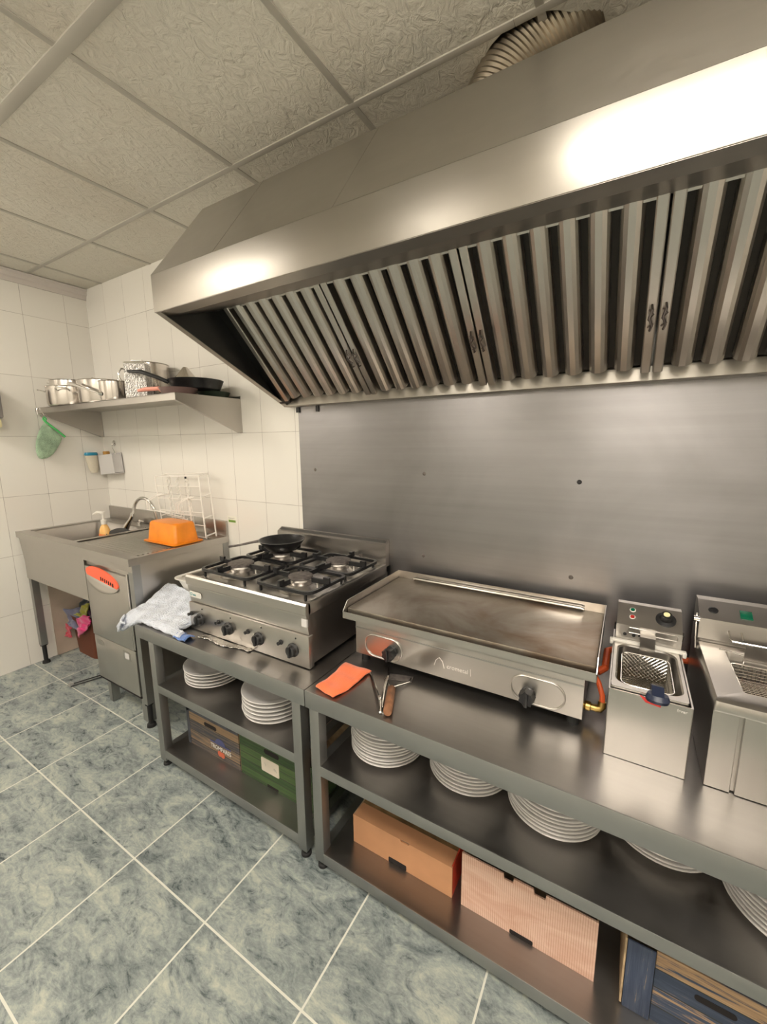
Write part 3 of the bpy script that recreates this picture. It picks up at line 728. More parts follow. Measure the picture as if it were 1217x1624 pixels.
for bi, (cx, cy) in enumerate(BURN):
    r = .058 if bi != 1 else .050
    bm = new(); loft(bm, [rl(cx-.10,cy-.085,cx+.10,cy+.085,.025,.9445), rl(cx-.085,cy-.07,cx+.085,cy+.07,.03,.950), orl(cx,cy,.062,.062,.951,24)], cap1=True)
    bm.free(); bm = new(); lathe(bm, [(.095,.9442),(.088,.950),(.070,.948),(.052,.962),(0,.962)], (cx,cy,0), 'z', 40); dish = obj('burner', bm, 'dish', st)
    bm = new(); lathe(bm, [(r-.008,.958),(r-.004,.976),(r+.002,.979),(r,.986),(0,.986)], (cx,cy,0), 'z', 40); obj('burner_ring', bm, 'dish', dish)
    bm = new(); lathe(bm, [(r-.006,.986),(r+.001,.988),(r,.996),(r-.006,.9985),(0,.9985)] if bi != 2 else [(r-.006,.986),(r+.001,.988),(r,.991),(r-.006,.9925),(0,.9925)], (cx,cy,0), 'z', 40); obj('burner_cap', bm, 'burner', dish)
    bm = new(); cyl(bm, (cx+.072,cy+.02,.948), .004, .028, 'z', 8); obj('pilot', bm, 'white', dish)
# double pan supports, one for each column
def grate(x0, x1, y0, y1, cells):
    bm = new(); z0, z1 = .972, .986; tw = .012
    def ring(a0,b0,a1,b1,w):
        o1 = rl(a0,b0,a1,b1,.035,z0); i1 = rl(a0+w,b0+w,a1-w,b1-w,.025,z0); o2 = rl(a0,b0,a1,b1,.035,z1-.002); i2 = rl(a0+w,b0+w,a1-w,b1-w,.025,z1-.002)
        loft(bm, [o1,o2,i2,i1,o1])
    ym = (y0+y1)/2
    ring(x0,y0,x1,ym-.002,tw); ring(x0,ym+.002,x1,y1,tw)
    for (cx, cy), (ya, yb) in zip(cells, ((y0,ym-.002),(ym+.002,y1))):
        r0 = .062
        for (ax, ay) in ((x0,cy),(x1,cy),(cx,ya),(cx,yb)):
            dx, dy = ax-cx, ay-cy; L0 = math.hypot(dx,dy); dx/=L0; dy/=L0
            px, py = -dy*.0045, dx*.0045
            s0, s1 = r0, L0-.001
            pts = [(cx+dx*s0, cy+dy*s0), (cx+dx*s1, cy+dy*s1)]
            lo = [bm.verts.new((p[0]+sg*px, p[1]+sg*py, z)) for p in pts for sg in (-1,1) for z in (.978,.998)]
            # order: p0-,lo/hi ; p0+,lo/hi ; p1-,.. ; p1+,..
            a = lo
            tip = .998
            for q in ((0,1,3,2),(4,6,7,5),(0,4,5,1),(2,3,7,6),(0,2,6,4),(1,5,7,3)): bm.faces.new([a[i] for i in q])
            # raised tab at the outer end of each finger
            ex, ey = cx+dx*(s1-.010), cy+dy*(s1-.010)
            box(bm, ex-.006-abs(dx)*.010, ey-.006-abs(dy)*.010, .985, ex+.006+abs(dx)*.006, ey+.006+abs(dy)*.006, 1.008)
        for sx_, sy_ in ((x0+.03,ya+.012),(x1-.03,ya+.012),(x0+.03,yb-.012),(x1-.03,yb-.012)):
            box(bm, sx_-.004,sy_-.004,.945,sx_+.004,sy_+.004,.975)
    bmesh.ops.recalc_face_normals(bm, faces=bm.faces)
    return bm
obj('pan_support', grate(1.905,2.222,-.570,-.068,[BURN[0],BURN[2]]), 'iron', st)
obj('pan_support', grate(2.258,2.556,-.570,-.068,[BURN[1],BURN[3]]), 'iron', st)
def dial(bm, x, y, z, r, d, grip=True):
    """control knob turned about the y axis, pointing to the room"""
    lathe(bm, [(r,0),(r,-.006),(r*.82,-.010),(r*.78,-d),(r*.70,-d-.002),(0,-d-.002)], (x,y,z), 'y', 28)
    if grip: box(bm, x-r*.20, y-d-.008, z-r*.80, x+r*.20, y-.006, z+r*.80, bev=.002)
for x in (1.947,2.134,2.316,2.499):
    bm = new(); dial(bm, x,-.607,.763,.027,.022); obj('knob', bm, 'black', st)
    bm = new(); lathe(bm, [(.010,0),(.010,-.004),(.006,-.006),(.007,-.018),(0,-.019)], (x-.063,-.607,.778), 'y', 16); obj('igniter_button', bm, 'black', st)
    bm = new(); cyl(bm, (x+.014,-.6085,.812), .0035, .003, 'y', 12); obj('position_dot', bm, 'black', st)
def on_fascia(z): return -.596 - (z-.833)/(.905-.833)*.010
bm = new(); prism(bm, rrect(1.882,.858,1.962,.886,.010), 'y', -.6085, -.6065); bmesh.ops.rotate(bm, verts=bm.verts, cent=(0,-.606,.886), matrix=Matrix.Rotation(math.radians(6),3,'X')); bd = obj('badge', bm, 'white', st)
bm = new(); prism(bm, rrect(2.545,.868,2.570,.897,.001), 'y', -.6075, -.600); obj('sticker', bm, 'whitecard', st)
text('badge_letter', 'O', 'tealtext', bd, (1.895,-.6085,.872), .020); text('badge_letters', 'BNE', 'tealtext', bd, (1.918,-.6085,.870), .010)
for x in (1.90,2.54):
    for y in (-.54,-.06): 
        bm = new(); cyl(bm, (x,y,.7002), .015, .012); obj('foot', bm, 'rubber', st)

# wok on rear left burner
wk = thing('wok_pan', 'small black wok on the rear left burner of the stove', 'pan', (2.055,-.195,.998))
bm = new(); lathe(bm, [(0,.999),(.052,.999),(.072,1.006),(.103,1.038),(.113,1.053),(.116,1.054),(.116,1.056),(.111,1.056),(.100,1.040),(.070,1.010),(.052,1.004),(0,1.004)], (2.055,-.195,0), 'z', 48, False); obj('bowl', bm, 'blackpan', wk)
bm = new(); tube(bm, [(1.955,-.250,1.045),(1.93,-.265,1.041),(1.87,-.302,1.026),(1.82,-.332,1.017)], .006, 8, radii=[.008,.006,.0055,.006]); obj('handle', bm, 'burner', wk)

# foil under the stove
bm = new(); rnd = random.Random(3)
def ff(u, v):
    return Vector((1.975+.30*u, -.655+.045*v+.008*math.sin(9*u)+.02*u, .7010 + .004*abs(math.sin(23*u+5*v))*(1-v) + rnd.uniform(0,.0035)*(1-v)))
grid(bm, 60, 9, ff); tag(obj('foil_strip', bm, 'foil', origin=(2.1,-.64,.70), solid=.0008), 'crumpled aluminium foil strip tucked under the stove front', 'foil')

# towel on the left end of the small bench
tw = thing('towel', 'pale blue waffle towel folded over the left end of the small bench', 'towel', (1.65,-.58,.70))
def tf(u, v):
    # u: left to right, v: front to back
    a = Vector((1.425,-.690)); b = Vector((1.925,-.702)); c = Vector((1.862,-.43)); d = Vector((1.425,-.43))
    p = a.lerp(b, u).lerp(d.lerp(c, u), v)
    x, y = p
    if y > -.668: x = min(x, 1.860)
    z = .7185 + .016*math.exp(-((v-.5)/.5)**2)*(1-u)
    z += .070*max(0, v-.45)*(1-u*.6)*1.6
    # round the left end, droop over the end of the bench
    e = max(0, .16-u)/.16
    z -= .055*e*e*(1-v*.9); 
    fr = max(0, .12-v)/.12
    z -= .012*fr*fr
    dro = math.exp(-((u-.14)/.13)**2)*fr**.7
    if u < .40: z -= .055*dro; y -= .030*dro + .008*fr
    cr = u - (.52 + .30*v); z -= .008*math.exp(-(cr/.018)**2)
    z += .0025*math.sin(38*u+9*v) + .0020*math.sin(29*v-11*u)
    return Vector((x, y, z))
bm = new(); grid(bm, 70, 46, tf); obj('cloth', bm, 'towel', tw, solid=.018)
bm = new(); grid(bm, 12, 12, lambda u, v: Vector((1.466+.10*u, -.722+.035*v*(1-u)-.028*math.sin(u*2.4), .712-.062*(1-v)*math.sin(PI*min(1,u+.25)) ))); obj('hanging_corner', bm, 'towel', tw, solid=.010)
bm = new(); grid(bm, 10, 8, lambda u, v: Vector((1.885+.085*u, -.708+.05*v, .7045+.012*math.sin(PI*v)+.004*math.sin(9*u)))); obj('blue_edge', bm, 'towelblue', tw, solid=.004)

# white tray in the gap behind the towel
ty = thing('white_tray', 'white plastic tray between the sink and the stove', 'tray', (1.66,-.26,.70))
bm = new(); loft(bm, [rl(1.54,-.395,1.83,-.11,.03,.7015), rl(1.515,-.425,1.85,-.085,.035,.79), rl(1.505,-.437,1.858,-.075,.035,.826), rl(1.490,-.450,1.862,-.062,.04,.830), rl(1.490,-.450,1.862,-.062,.04,.834), rl(1.515,-.425,1.848,-.085,.035,.834)], cap0=True)
bmesh.ops.recalc_face_normals(bm, faces=bm.faces); obj('tray_body', bm, 'white', ty, solid=.003)

# ================================================================== GRIDDLE
gr = thing('gas_griddle', 'wide steel flat-top griddle on the long bench', 'griddle', (3.08,-.28,.70))
bm = new(); box(bm, 2.685,-.460,.735,3.476,-.09,.888, bev=.001); obj('casing', bm, 'steel', gr, smooth=False)
bm = new(); box(bm, 2.685,-.4625,.838,3.476,-.459,.842); obj('fold_line', bm, 'lip', gr, smooth=False)
bm = new()
box(bm, 2.656,-.502,.884,3.506,-.4995,.910); box(bm, 2.656,-.502,.884,3.506,-.09,.8865)           # gutter front and base
prism(bm, [(-.502,.884),(-.502,.910),(-.472,.945),(-.066,.950),(-.066,.884)], 'x', 2.656, 2.6585)   # side guards
prism(bm, [(-.502,.884),(-.502,.910),(-.472,.945),(-.066,.950),(-.066,.884)], 'x', 3.5035, 3.506)
box(bm, 2.656,-.0685,.884,3.506,-.066,.950)
obj('splash_guard', bm, 'steel', gr, smooth=False)
bm = new(); box(bm, 2.661,-.4775,.888,3.501,-.070,.918, bev=.002); obj('hot_plate', bm, 'griddle', gr)
bm = new(); tube(bm, [(2.745,-.080,.925),(2.755,-.080,.928),(3.425,-.080,.928),(3.435,-.080,.925)], .008, 10); obj('rear_bar', bm, 'chrome', gr)
bm = new(); box(bm, 2.66,-.4985,.888,3.502,-.4785,.8895); obj('dark_gutter', bm, 'gutter_dark', gr, smooth=False)  # dark brown strip along the gap in front of the hot plate
def oval(x0, x1, z0, z1):
    pts = []; r = (z1-z0)/2
    for cx, a0 in ((x1-r,-90),(x0+r,90)):
        for i in range(13):
            t = math.radians(a0+180*i/12); pts.append((cx+r*math.cos(t), -.462, (z0+z1)/2+r*math.sin(t)))
    bm = new(); tube(bm, pts, .003, 6, closed=True); return bm
obj('knob_recess', oval(2.728,2.885,.742,.826), 'steel', gr); obj('knob_recess', oval(3.272,3.428,.742,.826), 'steel', gr)
for x, z in ((2.845,.781),(3.325,.771)):
    bm = new(); lathe(bm, [(.022,0),(.022,-.008),(.018,-.012)], (x,-.460,z), 'y', 24)
    pts = [((.024 if i%2==0 else .019)) for i in range(14)]
    loft(bm, [[(x+pts[i]*math.cos(2*PI*i/14), yy, z+pts[i]*math.sin(2*PI*i/14)) for i in range(14)] for yy in (-.470,-.500)], True, True)
    box(bm, x-.005,-.506,z-.022,x+.005,-.498,z+.022, bev=.001)
    bmesh.ops.recalc_face_normals(bm, faces=bm.faces); obj('knob', bm, 'black', gr)
bm = new(); tube(bm, [(3.012,-.4605,.775),(3.018,-.4605,.795),(3.030,-.4605,.807),(3.042,-.4605,.795),(3.048,-.4605,.772)], .0012, 6); tube(bm, [(3.140,-.4605,.795),(3.141,-.4605,.771)], .0011, 6); lg = obj('etched_logo', bm, 'etch', gr)
text('etched_letters', 'crometal', 'etch', lg, (3.095,-.4606,.782), .021)
bm = new(); box(bm, 2.80,-.4603,.752,2.8015,-.4598,.764); box(bm, 2.872,-.4603,.757,2.8735,-.4598,.769); obj('etched_marks', bm, 'etch', gr)
for x in (2.71,3.45):
    for y in (-.43,-.12):
        bm = new(); lathe(bm, [(.016,.7003),(.016,.735)], (x,y,0), 'z', 16); obj('foot', bm, 'rubber', gr)
bm = new(); lathe(bm, [(.010,0),(.014,.004),(.014,.016),(.010,.018),(.010,.034)], (3.476,-.40,.748), 'x', 16); tube(bm, [(3.505,-.40,.748),(3.517,-.40,.749),(3.522,-.398,.756),(3.522,-.396,.772)], .011, 12); obj('gas_elbow', bm, 'brass', gr)
bm = new(); tube(bm, [(3.522,-.396,.770),(3.521,-.393,.79),(3.508,-.37,.815),(3.490,-.345,.83),(3.485,-.28,.845)], .0075, 10); obj('gas_hose', bm, 'pipe', gr)
bm = new(); tube(bm, [(3.520,-.24,.80),(3.521,-.11,.80),(3.56,-.06,.80),(3.90,-.05,.80),(4.05,-.05,.79)], .011, 10); tube(bm, [(3.50,-.26,.79),(3.52,-.24,.80)], .011, 10); tag(obj('gas_pipe', bm, 'pipe', origin=(3.5,-.25,.8)), 'orange gas pipe running behind the small fryer', 'pipe')

# ================================================================== SMALL FRYER
fr = thing('small_fryer', 'small tabletop fryer with a dark blue basket handle', 'fryer', (3.625,-.33,.70))
X0, X1, Y0, Y1 = 3.535, 3.716, -.525, -.125
bm = new()
o0 = rl(X0,Y0,X1,Y1,.003,.7015,3); o1 = rl(X0,Y0,X1,Y1,.003,.893,3); i1 = rl(X0+.004,Y0+.004,X1-.004,Y1-.004,.003,.893,3); i0 = rl(X0+.004,Y0+.004,X1-.004,Y1-.004,.003,.89,3)
loft(bm, [o0,o1,i1,i0], cap0=True); obj('casing', bm, 'steelz', fr, smooth=False)
bm = new(); TX0, TX1, TY0, TY1 = 3.552, 3.697, -.495, -.252
loft(bm, [rl(X0+.005,Y0+.008,X1-.008,-.225,.006,.892,6), rl(X0+.005,Y0+.008,X1-.008,-.225,.006,.900,6), rl(TX0-.004,TY0-.004,TX1+.004,TY1+.004,.034,.900,6), rl(TX0,TY0,TX1,TY1,.032,.896,6), rl(TX0+.002,TY0+.002,TX1-.002,TY1-.002,.03,.735,6)], cap1=True)
bmesh.ops.recalc_face_normals(bm, faces=bm.faces); obj('tank', bm, 'steel', fr)
bm = new(); loft(bm, [rl(TX0+.003,TY0+.003,TX1-.003,TY1-.003,.03,.778,6)]); bm.faces.new(bm.verts); obj('oil', bm, 'oil', fr, smooth=False)
hd = obj('control_head', (lambda bm: (prism(bm, [(-.226,.893),(-.226,.955),(-.150,1.000),(-.125,1.000),(-.125,.893)], 'x', 3.541, 3.714), bm)[1])(new()), 'steel', fr, smooth=False)
def slope(t): return (-.226+.076*t, .955+.045*t)     # t 0..1 up the sloping face
ns = Vector((0,-.045,.076)).normalized()
def onslope(x, t, r, h, prof=None):
    y, z = slope(t); bm = new(); lathe(bm, prof or [(r,0),(r,h),(0,h)], (0,0,0), 'z', 28)
    q = ns.to_track_quat('Z','Y').to_matrix(); bmesh.ops.rotate(bm, matrix=q, verts=bm.verts, cent=(0,0,0)); bmesh.ops.translate(bm, vec=(x,y,z), verts=bm.verts); return bm
obj('thermostat_dial', onslope(3.672,.52,.025,.01,[(.027,0),(.027,.003),(.016,.006),(.014,.026),(0,.026)]), 'black', hd)
obj('dial_cap', onslope(3.672,.52,0,0,[(.0085,.0262),(.0085,.028),(0,.028)]), 'dial', hd)
for t, m in ((.72,'green_lens'),(.40,'red_lens')):
    obj('indicator_ring', onslope(3.583,t,.0085,.0012), 'white', hd); obj('indicator_lamp', onslope(3.583,t,.0062,.003), m, hd)
bm = new()
for x in (3.566,3.590): cyl(bm, (x,-.229,.925), .005, .004, 'y', 14)
cyl(bm, (3.604,-.229,.927), .003, .004, 'y', 10); cyl(bm, (3.611,-.229,.927), .003, .004, 'y', 10)
obj('reset_buttons', bm, 'black', hd)
bm = new(); tube(bm, [(3.575,-.2275,.944),(3.577,-.2275,.949),(3.70,-.2275,.949),(3.703,-.2275,.944),(3.703,-.2275,.937),(3.70,-.2275,.932),(3.577,-.2275,.932),(3.575,-.2275,.937)], .0012, 6, closed=True); obj('pressed_slot', bm, 'steel', hd)
bm = new()
for x in (3.538,3.717):
    tube(bm, [(x,-.215,.945),(x,-.20,.950),(x,-.185,.938),(x,-.20,.925)], .003, 6, closed=True)
obj('side_clip', bm, 'chrome', hd)
bm = new(); box(bm, 3.528,-.243,.8985,3.610,-.227,.908, bev=.003); box(bm, 3.64,-.243,.8985,3.724,-.227,.908, bev=.003); box(bm, 3.526,-.246,.890,3.536,-.226,.908, bev=.003); box(bm, 3.716,-.246,.890,3.727,-.226,.908, bev=.003); obj('white_seal', bm, 'white', fr)
bm = new(); box(bm, 3.607,-.262,.80,3.646,-.256,.935); box(bm, 3.607,-.262,.935,3.646,-.226,.939); obj('element_bracket', bm, 'steelz', fr, smooth=False)
# basket
bk = obj('fry_basket', (lambda bm: (tube(bm, [(x,y,z) for x,y,z in rl(3.562,-.480,3.682,-.285,.02,.890,4)], .0022, 6, closed=True), bm)[1])(new()), 'chrome', fr)
bm = new()
bx0, bx1, by0, by1, bz0, bz1 = 3.565, 3.679, -.477, -.288, .815, .890
def seg(a, b, r=.0011): tube(bm, [a, b], r, 4, caps=False)
def hatch(P, wu, wv, step=.0115):
    """two diagonal families of wires on a wall patch of size wu x wv"""
    k = -wv
    while k < wu:
        u0, v0 = (k, 0) if k >= 0 else (0, -k); u1, v1 = (k+wv, wv) if k+wv <= wu else (wu, wu-k)
        if u1 > u0+.001: seg(P(u0,v0), P(u1,v1)); seg(P(wu-u0,v0), P(wu-u1,v1))
        k += step
hz = bz1-bz0
hatch(lambda u, v: (bx0+u, by1-.01*v/hz*-0, bz0+v), bx1-bx0, hz)
hatch(lambda u, v: (bx0+u, by0, bz0+v), bx1-bx0, hz)
hatch(lambda u, v: (bx0, by0+u, bz0+v), by1-by0, hz)
hatch(lambda u, v: (bx1, by0+u, bz0+v), by1-by0, hz)
hatch(lambda u, v: (bx0+u, by0+v, bz0+.004), bx1-bx0, by1-by0)
obj('wire_mesh', bm, 'chrome', bk, smooth=False)
bm = new(); prism(bm, [(-.478,.895),(-.470,.905),(-.515,.925),(-.548,.915),(-.552,.903),(-.520,.905)], 'x', 3.628, 3.654)
loft(bm, [orl(3.641,-.540,.024,.016,.898,20), orl(3.641,-.540,.026,.018,.906,20), orl(3.641,-.535,.022,.014,.915,20)], True, True); bmesh.ops.recalc_face_normals(bm, faces=bm.faces); obj('basket_handle', bm, 'navy', bk)
bm = new(); prism(bm, [(3.605,.896),(3.650,.886),(3.650,.878),(3.618,.882)], 'y', -.530, -.5255); obj('red_tag', bm, 'red', fr)
text('maker_mark', 'frver', 'etch', fr, (3.694,-.5258,.880), .011)

# ================================================================== LARGE FRYER
f2 = thing('large_fryer', 'larger tabletop fryer with a green switch at the right edge', 'fryer', (3.90,-.33,.70))
X0, X1 = 3.752, 4.045
bm = new(); box(bm, X0,-.520,.7015,X0+.050,-.500,.915); box(bm, X0+.058,-.522,.7015,X1-.058,-.500,.915); box(bm, X1-.05,-.520,.7015,X1,-.500,.915); box(bm, X0+.02,-.512,.703,X1-.02,-.49,.91); box(bm, X0,-.505,.7015,X0+.012,-.10,.915); box(bm, X1-.012,-.505,.7015,X1,-.10,.915); box(bm, X0+.012,-.11,.7015,X1-.012,-.10,.915); box(bm, X0+.012,-.49,.7015,X1-.012,-.11,.706); obj('casing', bm, 'steelz', f2, smooth=False, bev=.0015)
TX0, TX1, TY0, TY1 = 3.812, 4.005, -.468, -.235
bm = new()
loft(bm, [rl(X0-.002,-.532,X1+.002,-.195,.004,.908,6), rl(X0-.002,-.534,X1+.002,-.195,.006,.918,6), rl(X0,-.530,X1,-.197,.008,.932,6), rl(X0+.004,-.522,X1-.004,-.2,.008,.937,6), rl(TX0,TY0,TX1,TY1,.012,.937,6), rl(TX0+.003,TY0+.003,TX1-.003,TY1-.003,.012,.930,6), rl(TX0+.004,TY0+.004,TX1-.004,TY1-.004,.02,.76,6)], cap1=True)
bmesh.ops.recalc_face_normals(bm, faces=bm.faces); obj('tank_deck', bm, 'steel', f2)
bm = new(); loft(bm, [rl(TX0+.006,TY0+.006,TX1-.006,TY1-.006,.02,.865,6)]); bm.faces.new(bm.verts); obj('oil', bm, 'oil2', f2, smooth=False)
h2 = obj('control_head', (lambda bm: (prism(bm, [(-.198,.937),(-.205,.950),(-.200,1.010),(-.130,1.046),(-.095,1.046),(-.095,.90),(-.198,.90)], 'x', X0, X1), bm)[1])(new()), 'steel', f2, smooth=False)
ns = Vector((0,-.036,.070)).normalized()
def slope(t): return (-.200+.070*t, 1.010+.036*t)
obj('power_socket', onslope(3.787,.48,.010,.0,[(.012,0),(.012,.002),(.009,.003),(.008,.001),(0,.001)]), 'black', h2)
bm = new(); box(bm, -.014,-.016,0,.014,.016,.004, bev=.001); q = ns.to_track_quat('Z','Y').to_matrix(); bmesh.ops.rotate(bm, matrix=q, verts=bm.verts, cent=(0,0,0)); y_, z_ = slope(.45); bmesh.ops.translate(bm, vec=(3.862,y_,z_), verts=bm.verts); obj('green_switch', bm, 'green_lens', h2)
bm = new(); tube(bm, [(3.822,-.203,.985),(3.822,-.225,.972),(3.828,-.232,.966),(3.99,-.232,.966),(3.996,-.225,.972),(3.996,-.203,.985)], .003, 8); tube(bm, [(3.85,-.203,.985),(3.852,-.228,.97)], .003, 8); obj('lift_handle', bm, 'chrome', h2)
bm = new(); box(bm, 3.855,-.239,.92,3.98,-.236,.966); obj('element_cover', bm, 'steel', h2, smooth=False)
bm = new(); tube(bm, [(3.80,-.232,.937),(3.855,-.236,.932),(3.855,-.236,.90)], .003, 8); obj('support_wire', bm, 'chrome', h2)
bm = new(); tube(bm, [(3.746,-.19,1.02),(3.745,-.20,1.0),(3.746,-.21,.95),(3.748,-.215,.92)], .0025, 6); cyl(bm, (3.738,-.20,1.005), .009, .014, 'x', 16); obj('hinge_pin', bm, 'chrome', h2)
bk = obj('fry_basket', (lambda bm: (tube(bm, rl(3.822,-.458,3.995,-.262,.012,.915,4), .0022, 6, closed=True), bm)[1])(new()), 'chrome', f2)
bm = new()
def sq(P, wu, wv, st=.009):
    i = 0
    while i*st <= wu: seg(P(i*st,0), P(i*st,wv), .0011); i += 1
    i = 0
    while i*st <= wv: seg(P(0,i*st), P(wu,i*st), .0011); i += 1
sq(lambda u, v: (3.825+u,-.265,.855+v), .168, .06); sq(lambda u, v: (3.825+u,-.455,.855+v), .168, .06)
sq(lambda u, v: (3.824,-.455+u,.855+v), .19, .06); sq(lambda u, v: (3.993,-.455+u,.855+v), .19, .06); sq(lambda u, v: (3.825+u,-.455+v,.868), .168, .19)
obj('wire_mesh', bm, 'chrome', bk, smooth=False)
bm = new(); box(bm, X0+.01,-.50,.7002,X0+.04,-.12,.703); box(bm, X1-.04,-.50,.7002,X1-.01,-.12,.703); obj('foot_strips', bm, 'rubber', f2, smooth=False)

# ================================================================== THINGS ON THE LONG BENCH
bm = new()
cA = [Vector(p) for p in ((2.675,-.690),(2.757,-.704),(2.793,-.530),(2.756,-.490),(2.668,-.505))]
def cf(u, v):
    a = Vector((2.668,-.684)); b = Vector((2.757,-.703)); c = Vector((2.790,-.505)); d = Vector((2.672,-.507))
    p = a.lerp(b, u).lerp(d.lerp(c, u), v)
    m = min(u,1-u,v,1-v); 
    return Vector((p.x+.006*math.sin(v*5), p.y, .7065+.005*min(1,m*8)+.0015*math.sin(9*u+7*v)+.0012*math.sin(17*v)))
grid(bm, 24, 34, cf); tag(obj('cleaning_cloth', bm, 'corcloth', origin=(2.73,-.6,.70), solid=.009, sub=1), 'coral orange folded cloth on the long bench beside the griddle', 'cloth')
tg = thing('tongs', 'slim steel tongs lying open between the coral cloth and scraper', 'tongs', (2.88,-.6,.70))
for nm, pts in (('arm', [(2.780,-.512,.706),(2.835,-.570,.710),(2.905,-.648,.712),(2.932,-.690,.708)]), ('arm', [(2.822,-.452,.706),(2.855,-.505,.712),(2.885,-.585,.715),(2.925,-.668,.712)])):
    bm = new(); tube(bm, pts, .0045, 8, radii=[.0035,.005,.0055,.004]); obj(nm, bm, 'chrome', tg)
bm = new(); cyl(bm, (2.900,-.640,.710), .006, .012, 'z', 12); obj('rivet', bm, 'chrome', tg)
sc = thing('griddle_scraper', 'wire scraper with a worn wooden handle on the long bench', 'scraper', (2.93,-.6,.70))
bm = new(); a = Vector((2.905,-.570,.716)); b = Vector((2.958,-.690,.716)); tube(bm, [a.lerp(b,t) for t in (0,.05,.5,.95,1)], .012, 10, radii=[.010,.0135,.0145,.0145,.012]); obj('handle', bm, 'wood', sc)
bm = new(); tube(bm, [(2.905,-.570,.716),(2.915,-.545,.712),(2.935,-.50,.706),(2.930,-.475,.706)], .0028, 8); tube(bm, [(2.905,-.570,.716),(2.885,-.555,.712),(2.850,-.525,.706),(2.846,-.500,.706)], .0028, 8); obj('wire_frame', bm, 'chrome', sc)
bm = new(); box(bm, 2.842,-.504,.7015,2.936,-.468,.7035, rot=Matrix.Rotation(math.radians(16),3,'Z')); obj('blade', bm, 'burner', sc, smooth=False)

# ================================================================== PLATES
def plate_mesh():
    bm = new(); lathe(bm, [(0,.003),(.075,.003),(.078,0),(.082,0),(.084,.004),(.118,.0145),(.133,.0185),(.135,.0200),(.1345,.0225),(.130,.0225),(.090,.0105),(.080,.0075),(0,.0075)], (0,0,0), 'z', 56, False)
    me = bpy.data.meshes.new('dinner_plate'); bm.to_mesh(me); bm.free(); me.materials.append(MT['plate'])
    for p in me.polygons: p.use_smooth = True
    return me
first = None
ORD = ['bottom plate','second plate up','third plate up','fourth plate up','fifth plate up','sixth plate up','seventh plate up','eighth plate up','ninth plate up','tenth plate up','eleventh plate up']
pm = plate_mesh(); base_plate = bpy.data.objects.new('dinner_plate', pm)
def stack(x, y, nn, where, grp, seed, pitch=.0125):
    global first
    rnd = random.Random(seed)
    for i in range(nn):
        o = base_plate if first is None else base_plate.copy()
        first = base_plate; COL.objects.link(o)
        o.location = (x+rnd.uniform(-.002,.002), y+rnd.uniform(-.002,.002), .4305+i*pitch)
        nm = 'top plate' if i == nn-1 else ORD[i]
        tag(o, 'white dinner plate, %s, %s' % (nm, where), 'plate', grp)
stack(1.902,-.525,5,'left stack on the small bench','plates stacked at left of small bench',1,.0150)
stack(2.330,-.552,6,'right stack on the small bench','plates stacked at right of small bench',2,.0170)
stack(2.850,-.502,10,'leftmost stack on the long bench','plates stacked at left end of long bench',3)
stack(3.148,-.460,8,'second stack from left on the long bench','second plate stack on long bench',4)
stack(3.417,-.474,9,'third stack from left on the long bench','third plate stack on long bench',5)
stack(3.690,-.408,4,'low stack farthest back on the long bench','fourth plate stack on long bench',6)
stack(3.950,-.495,9,'rightmost stack on the long bench','rightmost plate stack on long bench',7)

# ================================================================== BOXES ON THE BOTTOM SHELVES
def open_box(t, mat, x0, x1, y0, y1, z0, z1, th=.004):
    bm = new(); box(bm, x0,y0,z0,x1,y0+th,z1); obj('front_panel', bm, mat, t, smooth=False)
    bm = new(); box(bm, x0,y1-th,z0,x1,y1,z1); obj('back_panel', bm, 'rawcard', t, smooth=False)
    return t
c1 = thing('produce_crate', 'printed weathered-wood-look crate on the small bench bottom shelf', 'crate', (1.96,-.5,.09))
open_box(c1, 'crate_wood', 1.780,2.150,-.615,-.34,.0905,.292)
bm = new(); box(bm, 2.146,-.611,.0905,2.150,-.344,.292); box(bm, 1.78,-.611,.0905,1.784,-.344,.292); obj('side_panel', bm, 'rawcard', c1, smooth=False)
bm = new(); prism(bm, rrect(1.913,.228,2.000,.248,.009), 'y', -.6158, -.6149); obj('hand_hole', bm, 'dark', c1)
bm = new(); box(bm, 1.78,-.6162,.0905,1.80,-.6149,.292); box(bm, 1.78,-.6162,.265,2.15,-.6149,.292); obj('painted_border', bm, plain('slate_print',(.06,.065,.08),.7,noise=.4), c1, smooth=False)
bm = new(); prism(bm, [(2.022+.035*math.cos(t), .170+.028*math.sin(t)) for t in [PI*i/12 for i in range(13)]], 'y', -.6172, -.6162); prism(bm, rrect(1.950,.165,2.095,.172,.003), 'y', -.6172, -.6162); lg = obj('hat_print', bm, plain('hat_blue_print',(.07,.08,.20),.6), c1)
bm = new(); cyl(bm, (2.015,-.6178,.122), .014, .0012, 'y', 20); cyl(bm, (2.035,-.6180,.120), .014, .0014, 'y', 20); obj('fruit_print', bm, plain('fruit_red_print',(.55,.12,.06),.6), c1)
text('crate_letters', 'TROMPARES', 'white', c1, (2.025,-.6176,.147), .030, ext=.0003, sx=.85)
c2 = thing('produce_crate', 'green printed crate with a white label on the small bench bottom shelf', 'crate', (2.35,-.5,.09))
open_box(c2, 'crate_green', 2.158,2.570,-.615,-.34,.0905,.292)
bm = new(); box(bm, 2.158,-.611,.0905,2.162,-.344,.292); box(bm, 2.566,-.611,.0905,2.57,-.344,.292); obj('side_panel', bm, 'crate_green', c2, smooth=False)
bm = new(); prism(bm, rrect(2.310,.249,2.395,.272,.010), 'y', -.6160, -.6149); obj('hand_hole', bm, 'dark', c2)
bm = new(); prism(bm, rrect(2.318,.0925,2.382,.104,.003), 'y', -.6160, -.6149); obj('slot', bm, 'dark', c2)
